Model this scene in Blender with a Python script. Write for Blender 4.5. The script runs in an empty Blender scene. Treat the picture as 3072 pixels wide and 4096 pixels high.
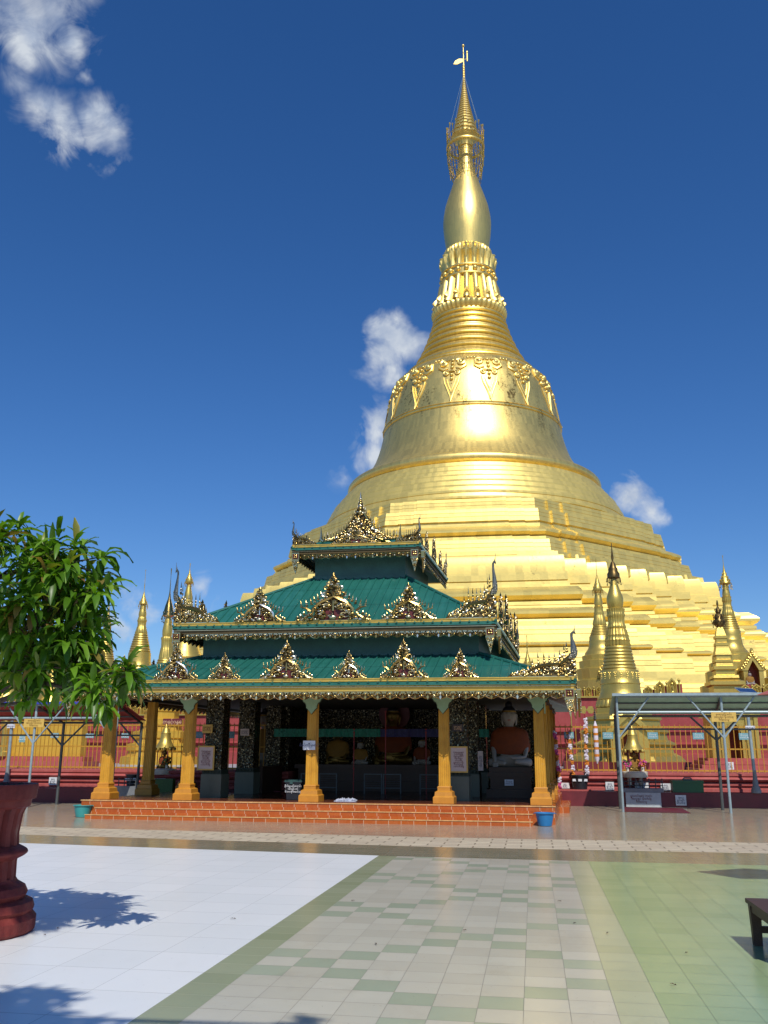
import bpy, math, random
from mathutils import Vector, Matrix
R = math.radians
random.seed(7)
SC = bpy.context.scene
COL = SC.collection

# ------------------------------------------------------------------ camera
cam = bpy.data.cameras.new("camera")
cam.sensor_fit = 'VERTICAL'
cam.sensor_height = 24.0
cam.lens = 24.0 * 3600 / 4096
cam.clip_start = 0.05
cam.clip_end = 9000
camo = bpy.data.objects.new("camera", cam)
COL.objects.link(camo)
camo.matrix_world = (Matrix.Translation((0, 0, 1.6)) @ Matrix.Rotation(R(9.18), 4, 'Z')
                     @ Matrix.Rotation(R(90 + 14.9), 4, 'X') @ Matrix.Rotation(R(.27), 4, 'Z'))
SC.camera = camo

# ------------------------------------------------------------------ world, sun, exposure
SUN_EL, SUN_AZ = 48.5, 17.0          # azimuth measured from -Y towards +X
world = bpy.data.worlds.new("World")
SC.world = world
world.use_nodes = True
wn, wl = world.node_tree.nodes, world.node_tree.links
wn.clear()
def N(nodes, t, **k):
    n = nodes.new(t)
    for a, b in k.items():
        setattr(n, a, b)
    return n
out = N(wn, 'ShaderNodeOutputWorld')
bg = N(wn, 'ShaderNodeBackground')
sky = N(wn, 'ShaderNodeTexSky', sky_type='NISHITA')
sky.sun_disc = False
sky.sun_elevation = R(SUN_EL)
sky.sun_rotation = R(180 - SUN_AZ)
sky.air_density = 1.0
sky.dust_density = 0.25
sky.ozone_density = 2.6
hs = N(wn, 'ShaderNodeHueSaturation')
hs.inputs['Saturation'].default_value = 1.27
hs.inputs['Value'].default_value = 0.9
wl.new(sky.outputs[0], hs.inputs['Color'])
tint = N(wn, 'ShaderNodeMixRGB', blend_type='MULTIPLY')
tint.inputs['Fac'].default_value = 1
tint.inputs['Color2'].default_value = (.82, .95, 1.21, 1)
wl.new(hs.outputs[0], tint.inputs['Color1'])
# clouds: soft puffs of fractal noise round a few directions of the sky
tc = N(wn, 'ShaderNodeTexCoord')
def wmath(op, a, b=None, c=None, clamp=False):
    n = N(wn, 'ShaderNodeMath', operation=op)
    n.use_clamp = clamp
    for i, v in enumerate((a, b, c)):
        if v is None: continue
        if isinstance(v, (int, float)): n.inputs[i].default_value = v
        else: wl.new(v, n.inputs[i])
    return n.outputs[0]
PUFFS = [(-0.440,0.615,0.654,0.049,0.66),(-0.412,0.630,0.659,0.037,0.66),(-0.405,0.645,0.648,0.021,0.75),(-0.454,0.628,0.632,0.024,0.80),(-0.464,0.650,0.602,0.021,0.50),(-0.451,0.670,0.590,0.025,0.66),(-0.435,0.686,0.583,0.028,0.78),(-0.426,0.697,0.577,0.022,0.90),(-0.399,0.699,0.593,0.022,0.75),(-0.396,0.710,0.583,0.022,0.70),(-0.394,0.723,0.568,0.016,0.50),(-0.398,0.671,0.626,0.008,0.50),(-0.140,0.891,0.431,0.025,1.00),(-0.125,0.900,0.418,0.025,1.00),(-0.146,0.903,0.404,0.023,0.95),(-0.137,0.911,0.388,0.018,0.70),(-0.110,0.900,0.422,0.020,0.70),(-0.157,0.924,0.348,0.022,0.90),(-0.166,0.931,0.326,0.022,0.90),(-0.172,0.934,0.314,0.015,0.50),(-0.197,0.933,0.302,0.013,0.40),(-0.175,0.872,0.458,0.008,0.35),(0.117,0.957,0.266,0.020,1.00),(0.128,0.958,0.256,0.020,1.00),(0.107,0.960,0.260,0.014,0.90),(0.125,0.962,0.242,0.014,0.60),(0.142,0.957,0.252,0.010,0.50),(-0.405,0.899,0.163,0.017,0.70),(-0.394,0.903,0.169,0.012,0.60),(-0.423,0.897,0.131,0.017,0.70),(-0.433,0.891,0.135,0.014,0.60),(-0.342,0.924,0.168,0.022,0.50),(-0.328,0.929,0.171,0.012,0.40),(-0.356,0.921,0.160,0.012,0.40),(-0.203,0.932,0.300,0.015,0.30)]
nz = N(wn, 'ShaderNodeTexNoise')
nz.inputs['Scale'].default_value = 19
nz.inputs['Detail'].default_value = 9
nz.inputs['Roughness'].default_value = .6
nz.inputs['Distortion'].default_value = .9
wl.new(tc.outputs['Generated'], nz.inputs['Vector'])
nw = N(wn, 'ShaderNodeTexNoise')
nw.inputs['Scale'].default_value = 9
nw.inputs['Detail'].default_value = 5
nw.inputs['Roughness'].default_value = .6
wl.new(tc.outputs['Generated'], nw.inputs['Vector'])
wv = N(wn, 'ShaderNodeVectorMath', operation='SUBTRACT')
wl.new(nw.outputs['Color'], wv.inputs[0]); wv.inputs[1].default_value = (.5, .5, .5)
ww = N(wn, 'ShaderNodeVectorMath', operation='MULTIPLY_ADD')
wl.new(wv.outputs[0], ww.inputs[0]); ww.inputs[1].default_value = (.085, .085, .085); wl.new(tc.outputs['Generated'], ww.inputs[2])
acc = None
for x, y, z, r, s in PUFFS:
    l = math.sqrt(x*x + y*y + z*z)
    d = N(wn, 'ShaderNodeVectorMath', operation='DISTANCE')
    wl.new(ww.outputs[0], d.inputs[0])
    d.inputs[1].default_value = (x/l, y/l, z/l)
    v = wmath('MULTIPLY', wmath('SUBTRACT', 1.0, wmath('DIVIDE', d.outputs['Value'], r * 1.5)), s)
    acc = v if acc is None else wmath('MAXIMUM', acc, v)
acc = wmath('MAXIMUM', acc, 0.0)
cl = wmath('MULTIPLY', acc, 1.45)
cl = wmath('ADD', cl, wmath('MULTIPLY', wmath('SUBTRACT', nz.outputs['Fac'], .5), 2.7))
cl = wmath('MULTIPLY', wmath('SUBTRACT', cl, .24), 1.05, clamp=True)
cl = wmath('MULTIPLY', cl, wmath('MULTIPLY', acc, 2.4, clamp=True))
cl = wmath('MULTIPLY', wmath('MULTIPLY', cl, .92), 1.0, clamp=True)
mx = N(wn, 'ShaderNodeMixRGB')
wl.new(cl, mx.inputs['Fac'])
wl.new(tint.outputs[0], mx.inputs['Color1'])
nz2 = N(wn, 'ShaderNodeTexNoise')
nz2.inputs['Scale'].default_value = 26
nz2.inputs['Detail'].default_value = 6
wl.new(tc.outputs['Generated'], nz2.inputs['Vector'])
cr = N(wn, 'ShaderNodeValToRGB')
cr.color_ramp.elements[0].position = .36; cr.color_ramp.elements[0].color = (3.9, 4.7, 6.2, 1)
cr.color_ramp.elements[1].position = .58; cr.color_ramp.elements[1].color = (6.8, 7.3, 7.9, 1)
wl.new(nz2.outputs['Fac'], cr.inputs['Fac'])
wl.new(cr.outputs[0], mx.inputs['Color2'])
wl.new(mx.outputs[0], bg.inputs['Color'])
bg.inputs['Strength'].default_value = 0.1
wl.new(bg.outputs[0], out.inputs['Surface'])

sun = bpy.data.lights.new("sun", 'SUN')
sun.energy = 4.0
sun.angle = R(.53)
sun.color = (1, .95, .86)
suno = bpy.data.objects.new("sun", sun)
COL.objects.link(suno)
sd = Vector((math.sin(R(SUN_AZ))*math.cos(R(SUN_EL)), -math.cos(R(SUN_AZ))*math.cos(R(SUN_EL)), math.sin(R(SUN_EL))))
suno.rotation_euler = sd.to_track_quat('Z', 'Y').to_euler()
suno.location = (10, -20, 60)
SC.view_settings.view_transform = 'Standard'
SC.view_settings.look = 'None'
SC.view_settings.exposure = 0.0
SC.view_settings.gamma = 1.0
SC.view_settings.use_curve_mapping = False
SC.cycles.max_bounces = 8
SC.cycles.diffuse_bounces = 4
SC.cycles.glossy_bounces = 4
SC.cycles.sample_clamp_indirect = 4

# ------------------------------------------------------------------ materials
class G:
    """small helper to write shader maths"""
    def __init__(s, name):
        s.m = bpy.data.materials.new(name)
        s.m.use_nodes = True
        s.n, s.l = s.m.node_tree.nodes, s.m.node_tree.links
        s.b = s.n['Principled BSDF']
        s.tc = N(s.n, 'ShaderNodeTexCoord')
        s.co = s.tc.outputs['Object']
    def put(s, sock, v):
        if isinstance(v, (int, float)): sock.default_value = v
        elif isinstance(v, (tuple, list)): sock.default_value = tuple(v) + ((1,) if len(v) == 3 and sock.type == 'RGBA' else ())
        else: s.l.new(v, sock)
    def math(s, op, a, b=None, c=None, clamp=False):
        n = N(s.n, 'ShaderNodeMath', operation=op)
        n.use_clamp = clamp
        for i, v in enumerate((a, b, c)):
            if v is not None: s.put(n.inputs[i], v)
        return n.outputs[0]
    def noise(s, scale, detail=3, rough=.5, vec=None, dist=0):
        n = N(s.n, 'ShaderNodeTexNoise')
        s.l.new(vec or s.co, n.inputs['Vector'])
        n.inputs['Scale'].default_value = scale
        n.inputs['Detail'].default_value = detail
        n.inputs['Roughness'].default_value = rough
        n.inputs['Distortion'].default_value = dist
        return n.outputs['Fac']
    def scale(s, v, vec=None):
        n = N(s.n, 'ShaderNodeMapping')
        s.l.new(vec or s.co, n.inputs['Vector'])
        n.inputs['Scale'].default_value = v
        return n.outputs[0]
    def mix(s, f, a, b, mode='MIX'):
        n = N(s.n, 'ShaderNodeMixRGB', blend_type=mode)
        s.put(n.inputs['Fac'], f); s.put(n.inputs['Color1'], a); s.put(n.inputs['Color2'], b)
        return n.outputs[0]
    def ramp(s, f, stops):
        n = N(s.n, 'ShaderNodeValToRGB')
        s.l.new(f, n.inputs['Fac'])
        e = n.color_ramp.elements
        while len(e) < len(stops): e.new(.5)
        for q, (p, c) in zip(e, stops):
            q.position = p
            q.color = tuple(c) + (1,) if not isinstance(c, (int, float)) else (c, c, c, 1)
        return n.outputs[0]
    def sep(s, vec=None):
        n = N(s.n, 'ShaderNodeSeparateXYZ')
        s.l.new(vec or s.co, n.inputs[0])
        return n.outputs
    def comb(s, x, y, z=0.0):
        n = N(s.n, 'ShaderNodeCombineXYZ')
        for i, v in enumerate((x, y, z)): s.put(n.inputs[i], v)
        return n.outputs[0]
    def white(s, vec):
        n = N(s.n, 'ShaderNodeTexWhiteNoise')
        s.l.new(vec, n.inputs['Vector'])
        return n.outputs['Value']
    def island(s):
        return N(s.n, 'ShaderNodeNewGeometry').outputs['Random Per Island']
    def bump(s, h, strength=.3, dist=.02):
        n = N(s.n, 'ShaderNodeBump')
        s.l.new(h, n.inputs['Height'])
        n.inputs['Strength'].default_value = strength
        n.inputs['Distance'].default_value = dist
        s.l.new(n.outputs[0], s.b.inputs['Normal'])
    def done(s, col=None, rough=.5, metal=0.0, spec=.5):
        if col is not None: s.put(s.b.inputs['Base Color'], col)
        s.put(s.b.inputs['Roughness'], rough)
        s.put(s.b.inputs['Metallic'], metal)
        s.put(s.b.inputs['Specular IOR Level'], spec)
        return s.m

def plain(name, col, rough=.5, metal=0.0, var=.25, scale=4.0, bump=0.0, spec=.5):
    g = G(name)
    f = g.noise(scale, 5, .6)
    f2 = g.noise(scale * 9, 3, .6)
    k = g.math('ADD', g.math('MULTIPLY', f, .7), g.math('MULTIPLY', f2, .3))
    lo = tuple(c * (1 - var) for c in col); hi = tuple(min(1, c * (1 + var)) for c in col)
    c = g.ramp(k, [(.3, lo), (.7, hi)])
    if bump: g.bump(f2, bump, .02)
    r = g.math('ADD', g.math('MULTIPLY', f, .2), rough - .1)
    return g.done(c, r, metal, spec)

M = {}
def gilded(name, col, dark, rough, metal, s, stain, panel=.22, rvar=.14):
    g = G(name)
    x, y, z = g.sep()
    th = g.math('MULTIPLY', g.math('ARCTAN2', y, x), 40.0)
    sq = g.comb(g.math('FLOOR', g.math('MULTIPLY', th, 1.0)), g.math('FLOOR', g.math('MULTIPLY', z, s)))
    leaf = g.white(sq)
    big = g.noise(s * .25, 6, .65)
    fine = g.noise(s * 4, 4, .6)
    k = g.math('ADD', g.math('MULTIPLY', leaf, panel), g.math('ADD', g.math('MULTIPLY', big, .55), g.math('MULTIPLY', fine, .25)))
    c = g.ramp(k, [(.25, tuple(v * .82 for v in col)), (.75, col)])
    if stain:
        st = g.noise(1.0, 8, .7, g.scale((.45, .45, .16)))
        zz = g.math('MULTIPLY', g.math('SUBTRACT', 1.0, g.math('ABSOLUTE', g.math('DIVIDE', g.math('SUBTRACT', z, float(stain[0])), float(stain[1])))), 1.0, clamp=True)
        m = g.math('MULTIPLY', g.math('SUBTRACT', g.math('MULTIPLY', st, g.math('ADD', .55, g.math('MULTIPLY', fine, .9))), stain[2]), 9.0, clamp=True)
        c = g.mix(g.math('MULTIPLY', m, zz), c, dark)
    g.bump(g.math('ADD', fine, g.math('MULTIPLY', leaf, .3)), .12, .05)
    r = g.math('ADD', rough - rvar*.45, g.math('MULTIPLY', k, rvar))
    return g.done(c, r, metal, .5)
M['gold_big'] = gilded('gold_leaf', (.90, .68, .215), (.14, .085, .025), .40, .84, .9, (47, 8, .56), .28, .16)
M['gold_small'] = gilded('gold_paint', (.64, .47, .115), (.2, .13, .03), .38, .72, 3.0, False)
M['gold_wall'] = plain('yellow_gold_wall', (.60, .36, .04), .5, .25, .15, 1.5)

M['gold_terrace'] = gilded('gold_painted_terrace', (.83, .645, .195), (.22, .14, .04), .41, .58, .9, (14, 26, .66), .36, .18)
def filigree(name, stops, rough=.2):
    g = G(name)
    c = g.ramp(g.island(), stops)
    g.bump(g.noise(60, 2), .25, .01)
    return g.done(c, rough, 1.0)
M['filigree'] = filigree('mirror_filigree', [(0, (.09, .055, .018)), (.28, (.32, .21, .065)), (.58, (.58, .41, .14)), (.82, (.70, .57, .29)), (1, (.84, .81, .70))], .24)
M['silver'] = plain('silver_sheet', (.22, .21, .17), .36, 1.0, .4, 12)
M['red_back'] = plain('maroon_backing', (.11, .014, .014), .5, 0, .4, 8)
M['bronze'] = plain('dark_bronze_plate', (.13, .085, .03), .45, .5, .35, 9)
M['gold_trim'] = plain('gold_trim_paint', (.60, .40, .075), .4, .35, .2, 5)
M['roof_green'] = None
def roofmat():
    g = G('green_metal_roof')
    big = g.noise(.9, 6, .7); st = g.noise(1.0, 7, .75, g.scale((7, .7, .7)))
    c = g.ramp(g.math('ADD', g.math('MULTIPLY', big, .5), g.math('MULTIPLY', st, .5)), [(.3, (.010, .080, .062)), (.5, (.017, .125, .098)), (.64, (.028, .155, .125)), (.76, (.11, .24, .20))])
    z = g.sep()[2]
    seam = g.math('LESS_THAN', g.math('FRACT', g.math('DIVIDE', z, .61)), .022)
    c = g.mix(g.math('MULTIPLY', seam, .6), c, (.004, .03, .025))
    rust = g.math('MULTIPLY', g.math('SUBTRACT', g.noise(2.6, 8, .75), .63), 9.0, clamp=True)
    c = g.mix(g.math('MULTIPLY', rust, .5), c, (.13, .20, .16))
    return g.done(c, .42, 0, .4)
M['roof_green'] = roofmat()
M['wall_green'] = plain('dark_green_boards', (.05, .135, .12), .6, 0, .25, 3)
M['soffit'] = plain('soffit_panels', (.33, .37, .29), .6, 0, .12, 1.5)
M['bracket'] = plain('pale_green_bracket', (.28, .42, .26), .55, 0, .12, 4)
M['dark_edge'] = plain('dark_green_edge', (.02, .035, .02), .6)
def pillarmat():
    g = G('ochre_pillar_paint')
    x, y, z = g.sep()
    f = g.noise(5, 5, .6); s = g.noise(1, 5, .65, g.scale((9, 9, .7)))
    c = g.ramp(g.math('ADD', g.math('MULTIPLY', f, .4), g.math('MULTIPLY', s, .6)), [(.3, (.40, .19, .018)), (.5, (.58, .295, .026)), (.75, (.66, .38, .05))])
    chip = g.math('MULTIPLY', g.math('SUBTRACT', g.noise(11, 6, .7), .64), 12.0, clamp=True)
    c = g.mix(g.math('MULTIPLY', chip, .55), c, (.62, .50, .30))
    return g.done(c, .45, 0, .4)
M['pillar'] = pillarmat()
M['pillar_base'] = plain('orange_ochre_base', (.52, .225, .022), .45, 0, .15, 5)

def steptile():
    g = G('orange_step_tile')
    x, y, z = g.sep()
    xs = g.math('DIVIDE', g.math('ADD', x, g.math('MULTIPLY', g.math('FLOOR', g.math('DIVIDE', z, .149)), .03)), .29)
    fx = g.math('ABSOLUTE', g.math('SUBTRACT', g.math('FRACT', xs), .5))
    gx = g.math('GREATER_THAN', fx, .483)
    c = g.ramp(g.white(g.comb(g.math('FLOOR', xs), g.math('FLOOR', g.math('DIVIDE', z, .149)))), [(0, (.38, .075, .008)), (1, (.47, .11, .012))])
    n = g.noise(6, 5, .7)
    c = g.mix(g.math('MULTIPLY', g.math('SUBTRACT', n, .45), .8, clamp=True), c, (.5, .22, .1))
    c = g.mix(gx, c, (.62, .45, .30))
    return g.done(c, g.math('ADD', .14, g.math('MULTIPLY', n, .25)), 0, .5)
M['step_tile'] = steptile()
M['step_edge'] = plain('chipped_step_edging', (.62, .36, .14), .35, 0, .4, 9)
M['mosaic'] = None
def mosaicmat():
    g = G('glass_mosaic')
    v = N(g.n, 'ShaderNodeTexVoronoi'); v.inputs['Scale'].default_value = 34
    g.l.new(g.co, v.inputs['Vector'])
    w = g.white(v.outputs['Position'])
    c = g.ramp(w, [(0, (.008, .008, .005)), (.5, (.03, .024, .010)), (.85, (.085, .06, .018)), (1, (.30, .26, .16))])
    nm = N(g.n, 'ShaderNodeVectorMath', operation='SUBTRACT')
    g.l.new(v.outputs['Color'], nm.inputs[0]); nm.inputs[1].default_value = (.5, .5, .5)
    geo = N(g.n, 'ShaderNodeNewGeometry')
    ma = N(g.n, 'ShaderNodeVectorMath', operation='MULTIPLY_ADD')
    g.l.new(nm.outputs[0], ma.inputs[0]); ma.inputs[1].default_value = (.45, .45, .45); g.l.new(geo.outputs['Normal'], ma.inputs[2])
    no = N(g.n, 'ShaderNodeVectorMath', operation='NORMALIZE'); g.l.new(ma.outputs[0], no.inputs[0])
    g.l.new(no.outputs[0], g.b.inputs['Normal'])
    return g.done(c, .25, .6)
M['mosaic'] = mosaicmat()
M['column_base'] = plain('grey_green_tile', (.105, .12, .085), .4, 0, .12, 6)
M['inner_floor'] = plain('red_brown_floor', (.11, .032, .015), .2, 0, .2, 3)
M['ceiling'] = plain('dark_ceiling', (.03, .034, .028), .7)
M['throne'] = plain('dark_brown_throne', (.045, .02, .009), .45, .2, .3, 7)
M['white_skin'] = plain('white_marble_statue', (.32, .295, .26), .45, 0, .06, 4)
M['gold_skin'] = plain('gilt_statue', (.24, .15, .035), .4, .7, .15, 6)
M['orange_robe'] = plain('orange_cloth', (.20, .038, .004), .75, 0, .25, 7, .3)
M['yellow_robe'] = plain('ochre_cloth', (.26, .13, .015), .75, 0, .25, 7, .3)
M['black_hair'] = plain('black_hair_paint', (.012, .012, .018), .4)
M['dark_paint'] = plain('dark_line_paint', (.03, .02, .02), .5)
M['lip'] = plain('lip_paint', (.35, .07, .06), .5)
M['halo'] = plain('dark_red_halo', (.13, .015, .02), .5)
M['satin_green'] = plain('green_satin', (.005, .22, .14), .3, 0, .5, 14, .5)
M['satin_navy'] = plain('navy_satin', (.03, .025, .13), .35, 0, .4, 14, .5)
M['steel'] = plain('galvanised_steel', (.30, .38, .41), .5, .25, .2, 8)
M['steel_dark_and_shaded'] = plain('dark_and_shaded_steel', (.10, .11, .11), .5, .4, .2, 8)  # dark iron, also ordinary steel with shade painted into its colour
M['red_pole'] = plain('red_pole_paint', (.35, .02, .02), .4)
M['pink_wall'] = None
def pinkmat(name='pink_red_limewash', q=(.86, .78, .76)):
    g = G(name)
    big = g.noise(.9, 6, .7); fine = g.noise(14, 4, .7); st = g.noise(1, 6, .7, g.scale((6, 6, .9)))
    k = g.math('ADD', g.math('MULTIPLY', big, .45), g.math('ADD', g.math('MULTIPLY', fine, .2), g.math('MULTIPLY', st, .35)))
    c = g.ramp(k, [(p, tuple(u*v for u, v in zip(t, q))) for p, t in ((.3, (.33, .065, .06)), (.5, (.46, .115, .105)), (.66, (.54, .18, .16)), (.76, (.66, .40, .36)))])
    g.bump(fine, .2, .02)
    return g.done(c, .7, 0, .3)
M['pink_wall'] = pinkmat()
M['maroon_wall'] = plain('maroon_painted_wall', (.13, .014, .022), .5, 0, .3, 2)
M['red_wall'] = pinkmat('deep_pink_wall', (.64, .43, .47))
M['fence_gold'] = plain('ochre_fence_paint', (.50, .27, .03), .45, .2, .2, 6)
M['sign_blue'] = plain('turquoise_sign', (.16, .36, .40), .5, 0, .1, 10)
M['sign_yellow'] = plain('yellow_sign', (.62, .41, .09), .5, 0, .12, 8)
M['sign_white'] = plain('white_card', (.68, .70, .74), .5, 0, .05, 10)
M['sign_marble'] = plain('white_marble_plaque', (.66, .67, .68), .35, 0, .1, 9)
M['sign_pink'] = plain('pinkish_notice', (.62, .50, .46), .5, 0, .06, 12)
M['marble_grey'] = plain('grey_marble', (.42, .46, .47), .3, 0, .18, 4)
M['stone_grey'] = plain('grey_stone', (.20, .21, .22), .5, 0, .25, 6)
M['ink'] = plain('dark_ink', (.05, .045, .11), .6)
M['ink_red'] = plain('dark_red_ink', (.16, .02, .03), .6)
M['ink_white'] = plain('white_lettering', (.8, .82, .85), .5)
M['ink_brown'] = plain('brown_ink', (.26, .15, .03), .6)
M['ink_gold'] = plain('gold_lettering', (.7, .45, .25), .4)
M['canopy_grey'] = plain('grey_green_sheet', (.40, .64, .52), .6, 0, .12, 3)
M['canopy_red'] = plain('red_sheet', (.35, .045, .045), .6, 0, .2, 3)
M['canopy_blue'] = plain('blue_edge_paint', (.04, .05, .35), .5)
M['terracotta'] = None
def terra():
    g = G('weathered_red_planter')
    big = g.noise(3, 6, .7); st = g.noise(1, 6, .7, g.scale((8, 8, 1.2)))
    k = g.math('ADD', g.math('MULTIPLY', big, .5), g.math('MULTIPLY', st, .5))
    c = g.ramp(k, [(.32, (.05, .014, .010)), (.45, (.16, .022, .018)), (.58, (.22, .04, .03)), (.70, (.30, .16, .11)), (.8, (.36, .30, .24))])
    g.bump(g.noise(22, 5, .7), .5, .02)
    return g.done(c, .6, 0, .3)
M['terracotta'] = terra()
M['soil'] = plain('dark_soil', (.05, .035, .02), .9, 0, .5, 20, .6)
M['bark'] = plain('grey_brown_bark', (.10, .07, .045), .8, 0, .4, 18, .6)
M['plastic_blue'] = plain('blue_plastic', (.02, .19, .45), .35, 0, .06, 5)
M['plastic_teal'] = plain('teal_plastic', (.05, .34, .33), .35, 0, .06, 5)
M['plastic_black'] = plain('black_plastic', (.018, .02, .025), .4, 0, .15, 5)
M['bin_green'] = plain('dark_green_lid', (.03, .075, .07), .4, 0, .15, 5)
M['cloth'] = plain('blue_white_rag', (.45, .48, .58), .8, 0, .6, 22, .5)
M['wood_dark'] = plain('dark_brown_wood', (.065, .03, .018), .5, 0, .35, 9, .3)
M['green_box'] = plain('green_painted_box', (.015, .10, .035), .5, 0, .2, 4)
M['solar'] = plain('blue_solar_cells', (.02, .05, .14), .15, 0, .25, 9)
M['flower_orange'] = plain('orange_flowers', (.6, .2, .02), .7, 0, .6, 30)
M['flower_white'] = plain('white_ribbon', (.68, .62, .70), .6, 0, .25, 30)
M['flower_pink'] = plain('pink_flowers', (.55, .08, .25), .7, 0, .4, 30)
M['leafy'] = plain('bouquet_leaves', (.05, .13, .03), .6, 0, .4, 20)
M['cream'] = plain('cream_plaster', (.60, .56, .45), .5, 0, .1, 6)
M['parasol'] = plain('parasol_cloth', (.35, .1, .08), .7)
M['niche_red'] = plain('dark_red_niche', (.22, .04, .012), .6)
M['verdigris'] = plain('dark_tarnished_gold', (.16, .105, .035), .4, .8, .4, 9)
def leafmat():
    g = G('mango_leaf')
    i = g.island()
    c = g.ramp(i, [(0, (.045, .11, .009)), (.35, (.085, .19, .012)), (.7, (.13, .265, .02)), (.88, (.19, .34, .035)), (.95, (.22, .20, .035)), (1, (.24, .13, .045))])
    g.put(g.b.inputs['Transmission Weight'], 0.0)
    g.done(c, .38, 0, .45)
    tr = N(g.n, 'ShaderNodeBsdfTranslucent')
    cc = g.mix(1.0, c, (1.5, 1.7, .5), 'MULTIPLY'); g.l.new(cc, tr.inputs['Color'])
    ms = N(g.n, 'ShaderNodeMixShader'); ms.inputs[0].default_value = .34
    g.l.new(g.b.outputs[0], ms.inputs[1]); g.l.new(tr.outputs[0], ms.inputs[2])
    g.l.new(ms.outputs[0], g.n['Material Output'].inputs['Surface'])
    return g.m
M['leaf'] = leafmat()

def tilefloor(name, px, py, x0, y0, cols, grout, rough=.16, checker=None, last=None, stain=.3, gw=.011, spec=.5):
    g = G(name)
    x, y, z = g.sep()
    u = g.math('DIVIDE', g.math('SUBTRACT', x, x0), px); v = g.math('DIVIDE', g.math('SUBTRACT', y, y0), py)
    iu, iv = g.math('FLOOR', u), g.math('FLOOR', v)
    ax = g.math('ABSOLUTE', g.math('SUBTRACT', g.math('SUBTRACT', u, iu), .5))
    ay = g.math('ABSOLUTE', g.math('SUBTRACT', g.math('SUBTRACT', v, iv), .5))
    gm = g.math('MAXIMUM', g.math('GREATER_THAN', ax, .5 - gw * .6), g.math('GREATER_THAN', ay, .5 - gw))
    cid = g.comb(iu, iv)
    w = g.white(cid)
    w2 = g.white(g.comb(iv, iu, 3.7))
    c = g.ramp(w, [(0, cols[0]), (1, cols[1])])
    if checker:
        a = g.math('FLOORED_MODULO', g.math('SUBTRACT', g.math('ADD', iu, iv), 6.0), 8.0)
        b = g.math('FLOORED_MODULO', g.math('SUBTRACT', g.math('SUBTRACT', iu, iv), 4.0), 8.0)
        m = g.math('LESS_THAN', g.math('MINIMUM', a, b), .5)
        m = g.math('MULTIPLY', m, g.math('LESS_THAN', iu, 8.5))
        c = g.mix(m, c, g.ramp(w2, [(0, checker[0]), (1, checker[1])]))
        c = g.mix(g.math('GREATER_THAN', iu, 8.5), c, g.ramp(w2, [(0, last[0]), (1, last[1])]))
    big = g.noise(.55, 6, .65); med = g.noise(3.5, 6, .7)
    d = g.math('ADD', g.math('MULTIPLY', big, .6), g.math('MULTIPLY', med, .4))
    c = g.mix(g.math('MULTIPLY', g.math('SUBTRACT', d, .42), stain * 2.2, clamp=True), c, (.45, .36, .25), 'MULTIPLY')
    spk = g.math('GREATER_THAN', g.noise(38, 3, .6), .70)
    c = g.mix(g.math('MULTIPLY', spk, .45), c, (.2, .17, .13))
    scuff = g.noise(1.0, 8, .7, g.scale((1.5, .9, 1)), .3)
    c = g.mix(g.math('MULTIPLY', g.math('SUBTRACT', scuff, .55), stain*5.0, clamp=True), c, (.62, .55, .45), 'MULTIPLY')
    c = g.mix(g.math('MULTIPLY', gm, .85), c, grout)
    tilt = g.math('ADD', g.math('MULTIPLY', w2, .012), g.math('MULTIPLY', med, .35))
    g.bump(g.math('SUBTRACT', tilt, g.math('MULTIPLY', gm, .4)), .06, .02)
    r = g.math('ADD', g.math('ADD', rough - .06, g.math('MULTIPLY', d, .2)), g.math('MULTIPLY', gm, .4))
    return g.done(c, r, 0, spec)
PX, PY = .2947, .310
M['t_white'] = tilefloor('white_floor_tiles', .5894, .62, -2.48, 5.834, ((.75, .77, .755), (.80, .815, .80)), (.46, .46, .45), .3, stain=.10, gw=.008)
M['t_green_strip'] = tilefloor('sage_border_tiles', PX, PY, -2.48, 5.834, ((.30, .34, .20), (.36, .395, .25)), (.25, .26, .16), .2, stain=.3)
M['t_checker'] = tilefloor('cream_sage_tiles', PX, PY, -2.185, 5.834, ((.53, .505, .405), (.60, .575, .47)), (.15, .135, .10), .19,
                           checker=((.36, .415, .30), (.42, .465, .34)), last=((.41, .44, .28), (.47, .495, .33)), stain=.28)
M['t_green'] = tilefloor('green_glazed_tiles', PX, PY * 1.0, .762, 5.834, ((.28, .385, .19), (.335, .435, .225)), (.10, .125, .07), .19, stain=.3)
M['t_back'] = tilefloor('olive_brown_tiles', .3, .31, 0, 0, ((.23, .235, .155), (.28, .27, .185)), (.14, .13, .10), .15, stain=.4)
M['t_apron'] = tilefloor('brown_glazed_tiles', .3, .31, 0, 0, ((.34, .285, .205), (.40, .335, .24)), (.22, .19, .14), .15, stain=.3)
def cobble():
    g = G('pale_brick_paving')
    b = N(g.n, 'ShaderNodeTexBrick')
    g.l.new(g.co, b.inputs['Vector'])
    b.inputs['Scale'].default_value = 1
    b.inputs['Brick Width'].default_value = .55; b.inputs['Row Height'].default_value = .29
    b.inputs['Mortar Size'].default_value = .014; b.inputs['Mortar Smooth'].default_value = .2
    b.inputs['Color1'].default_value = (.60, .51, .36, 1); b.inputs['Color2'].default_value = (.50, .41, .29, 1)
    b.inputs['Mortar'].default_value = (.22, .17, .11, 1)
    n = g.noise(5, 5, .7)
    c = g.mix(g.math('MULTIPLY', g.math('SUBTRACT', n, .4), 1.2, clamp=True), b.outputs['Color'], (.36, .30, .22))
    g.bump(g.math('SUBTRACT', n, b.outputs['Fac']), .6, .02)
    return g.done(c, .7, 0, .3)
M['cobble'] = cobble()
M['earth'] = plain('far_ground', (.30, .25, .18), .9, 0, .2, .2)

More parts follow.
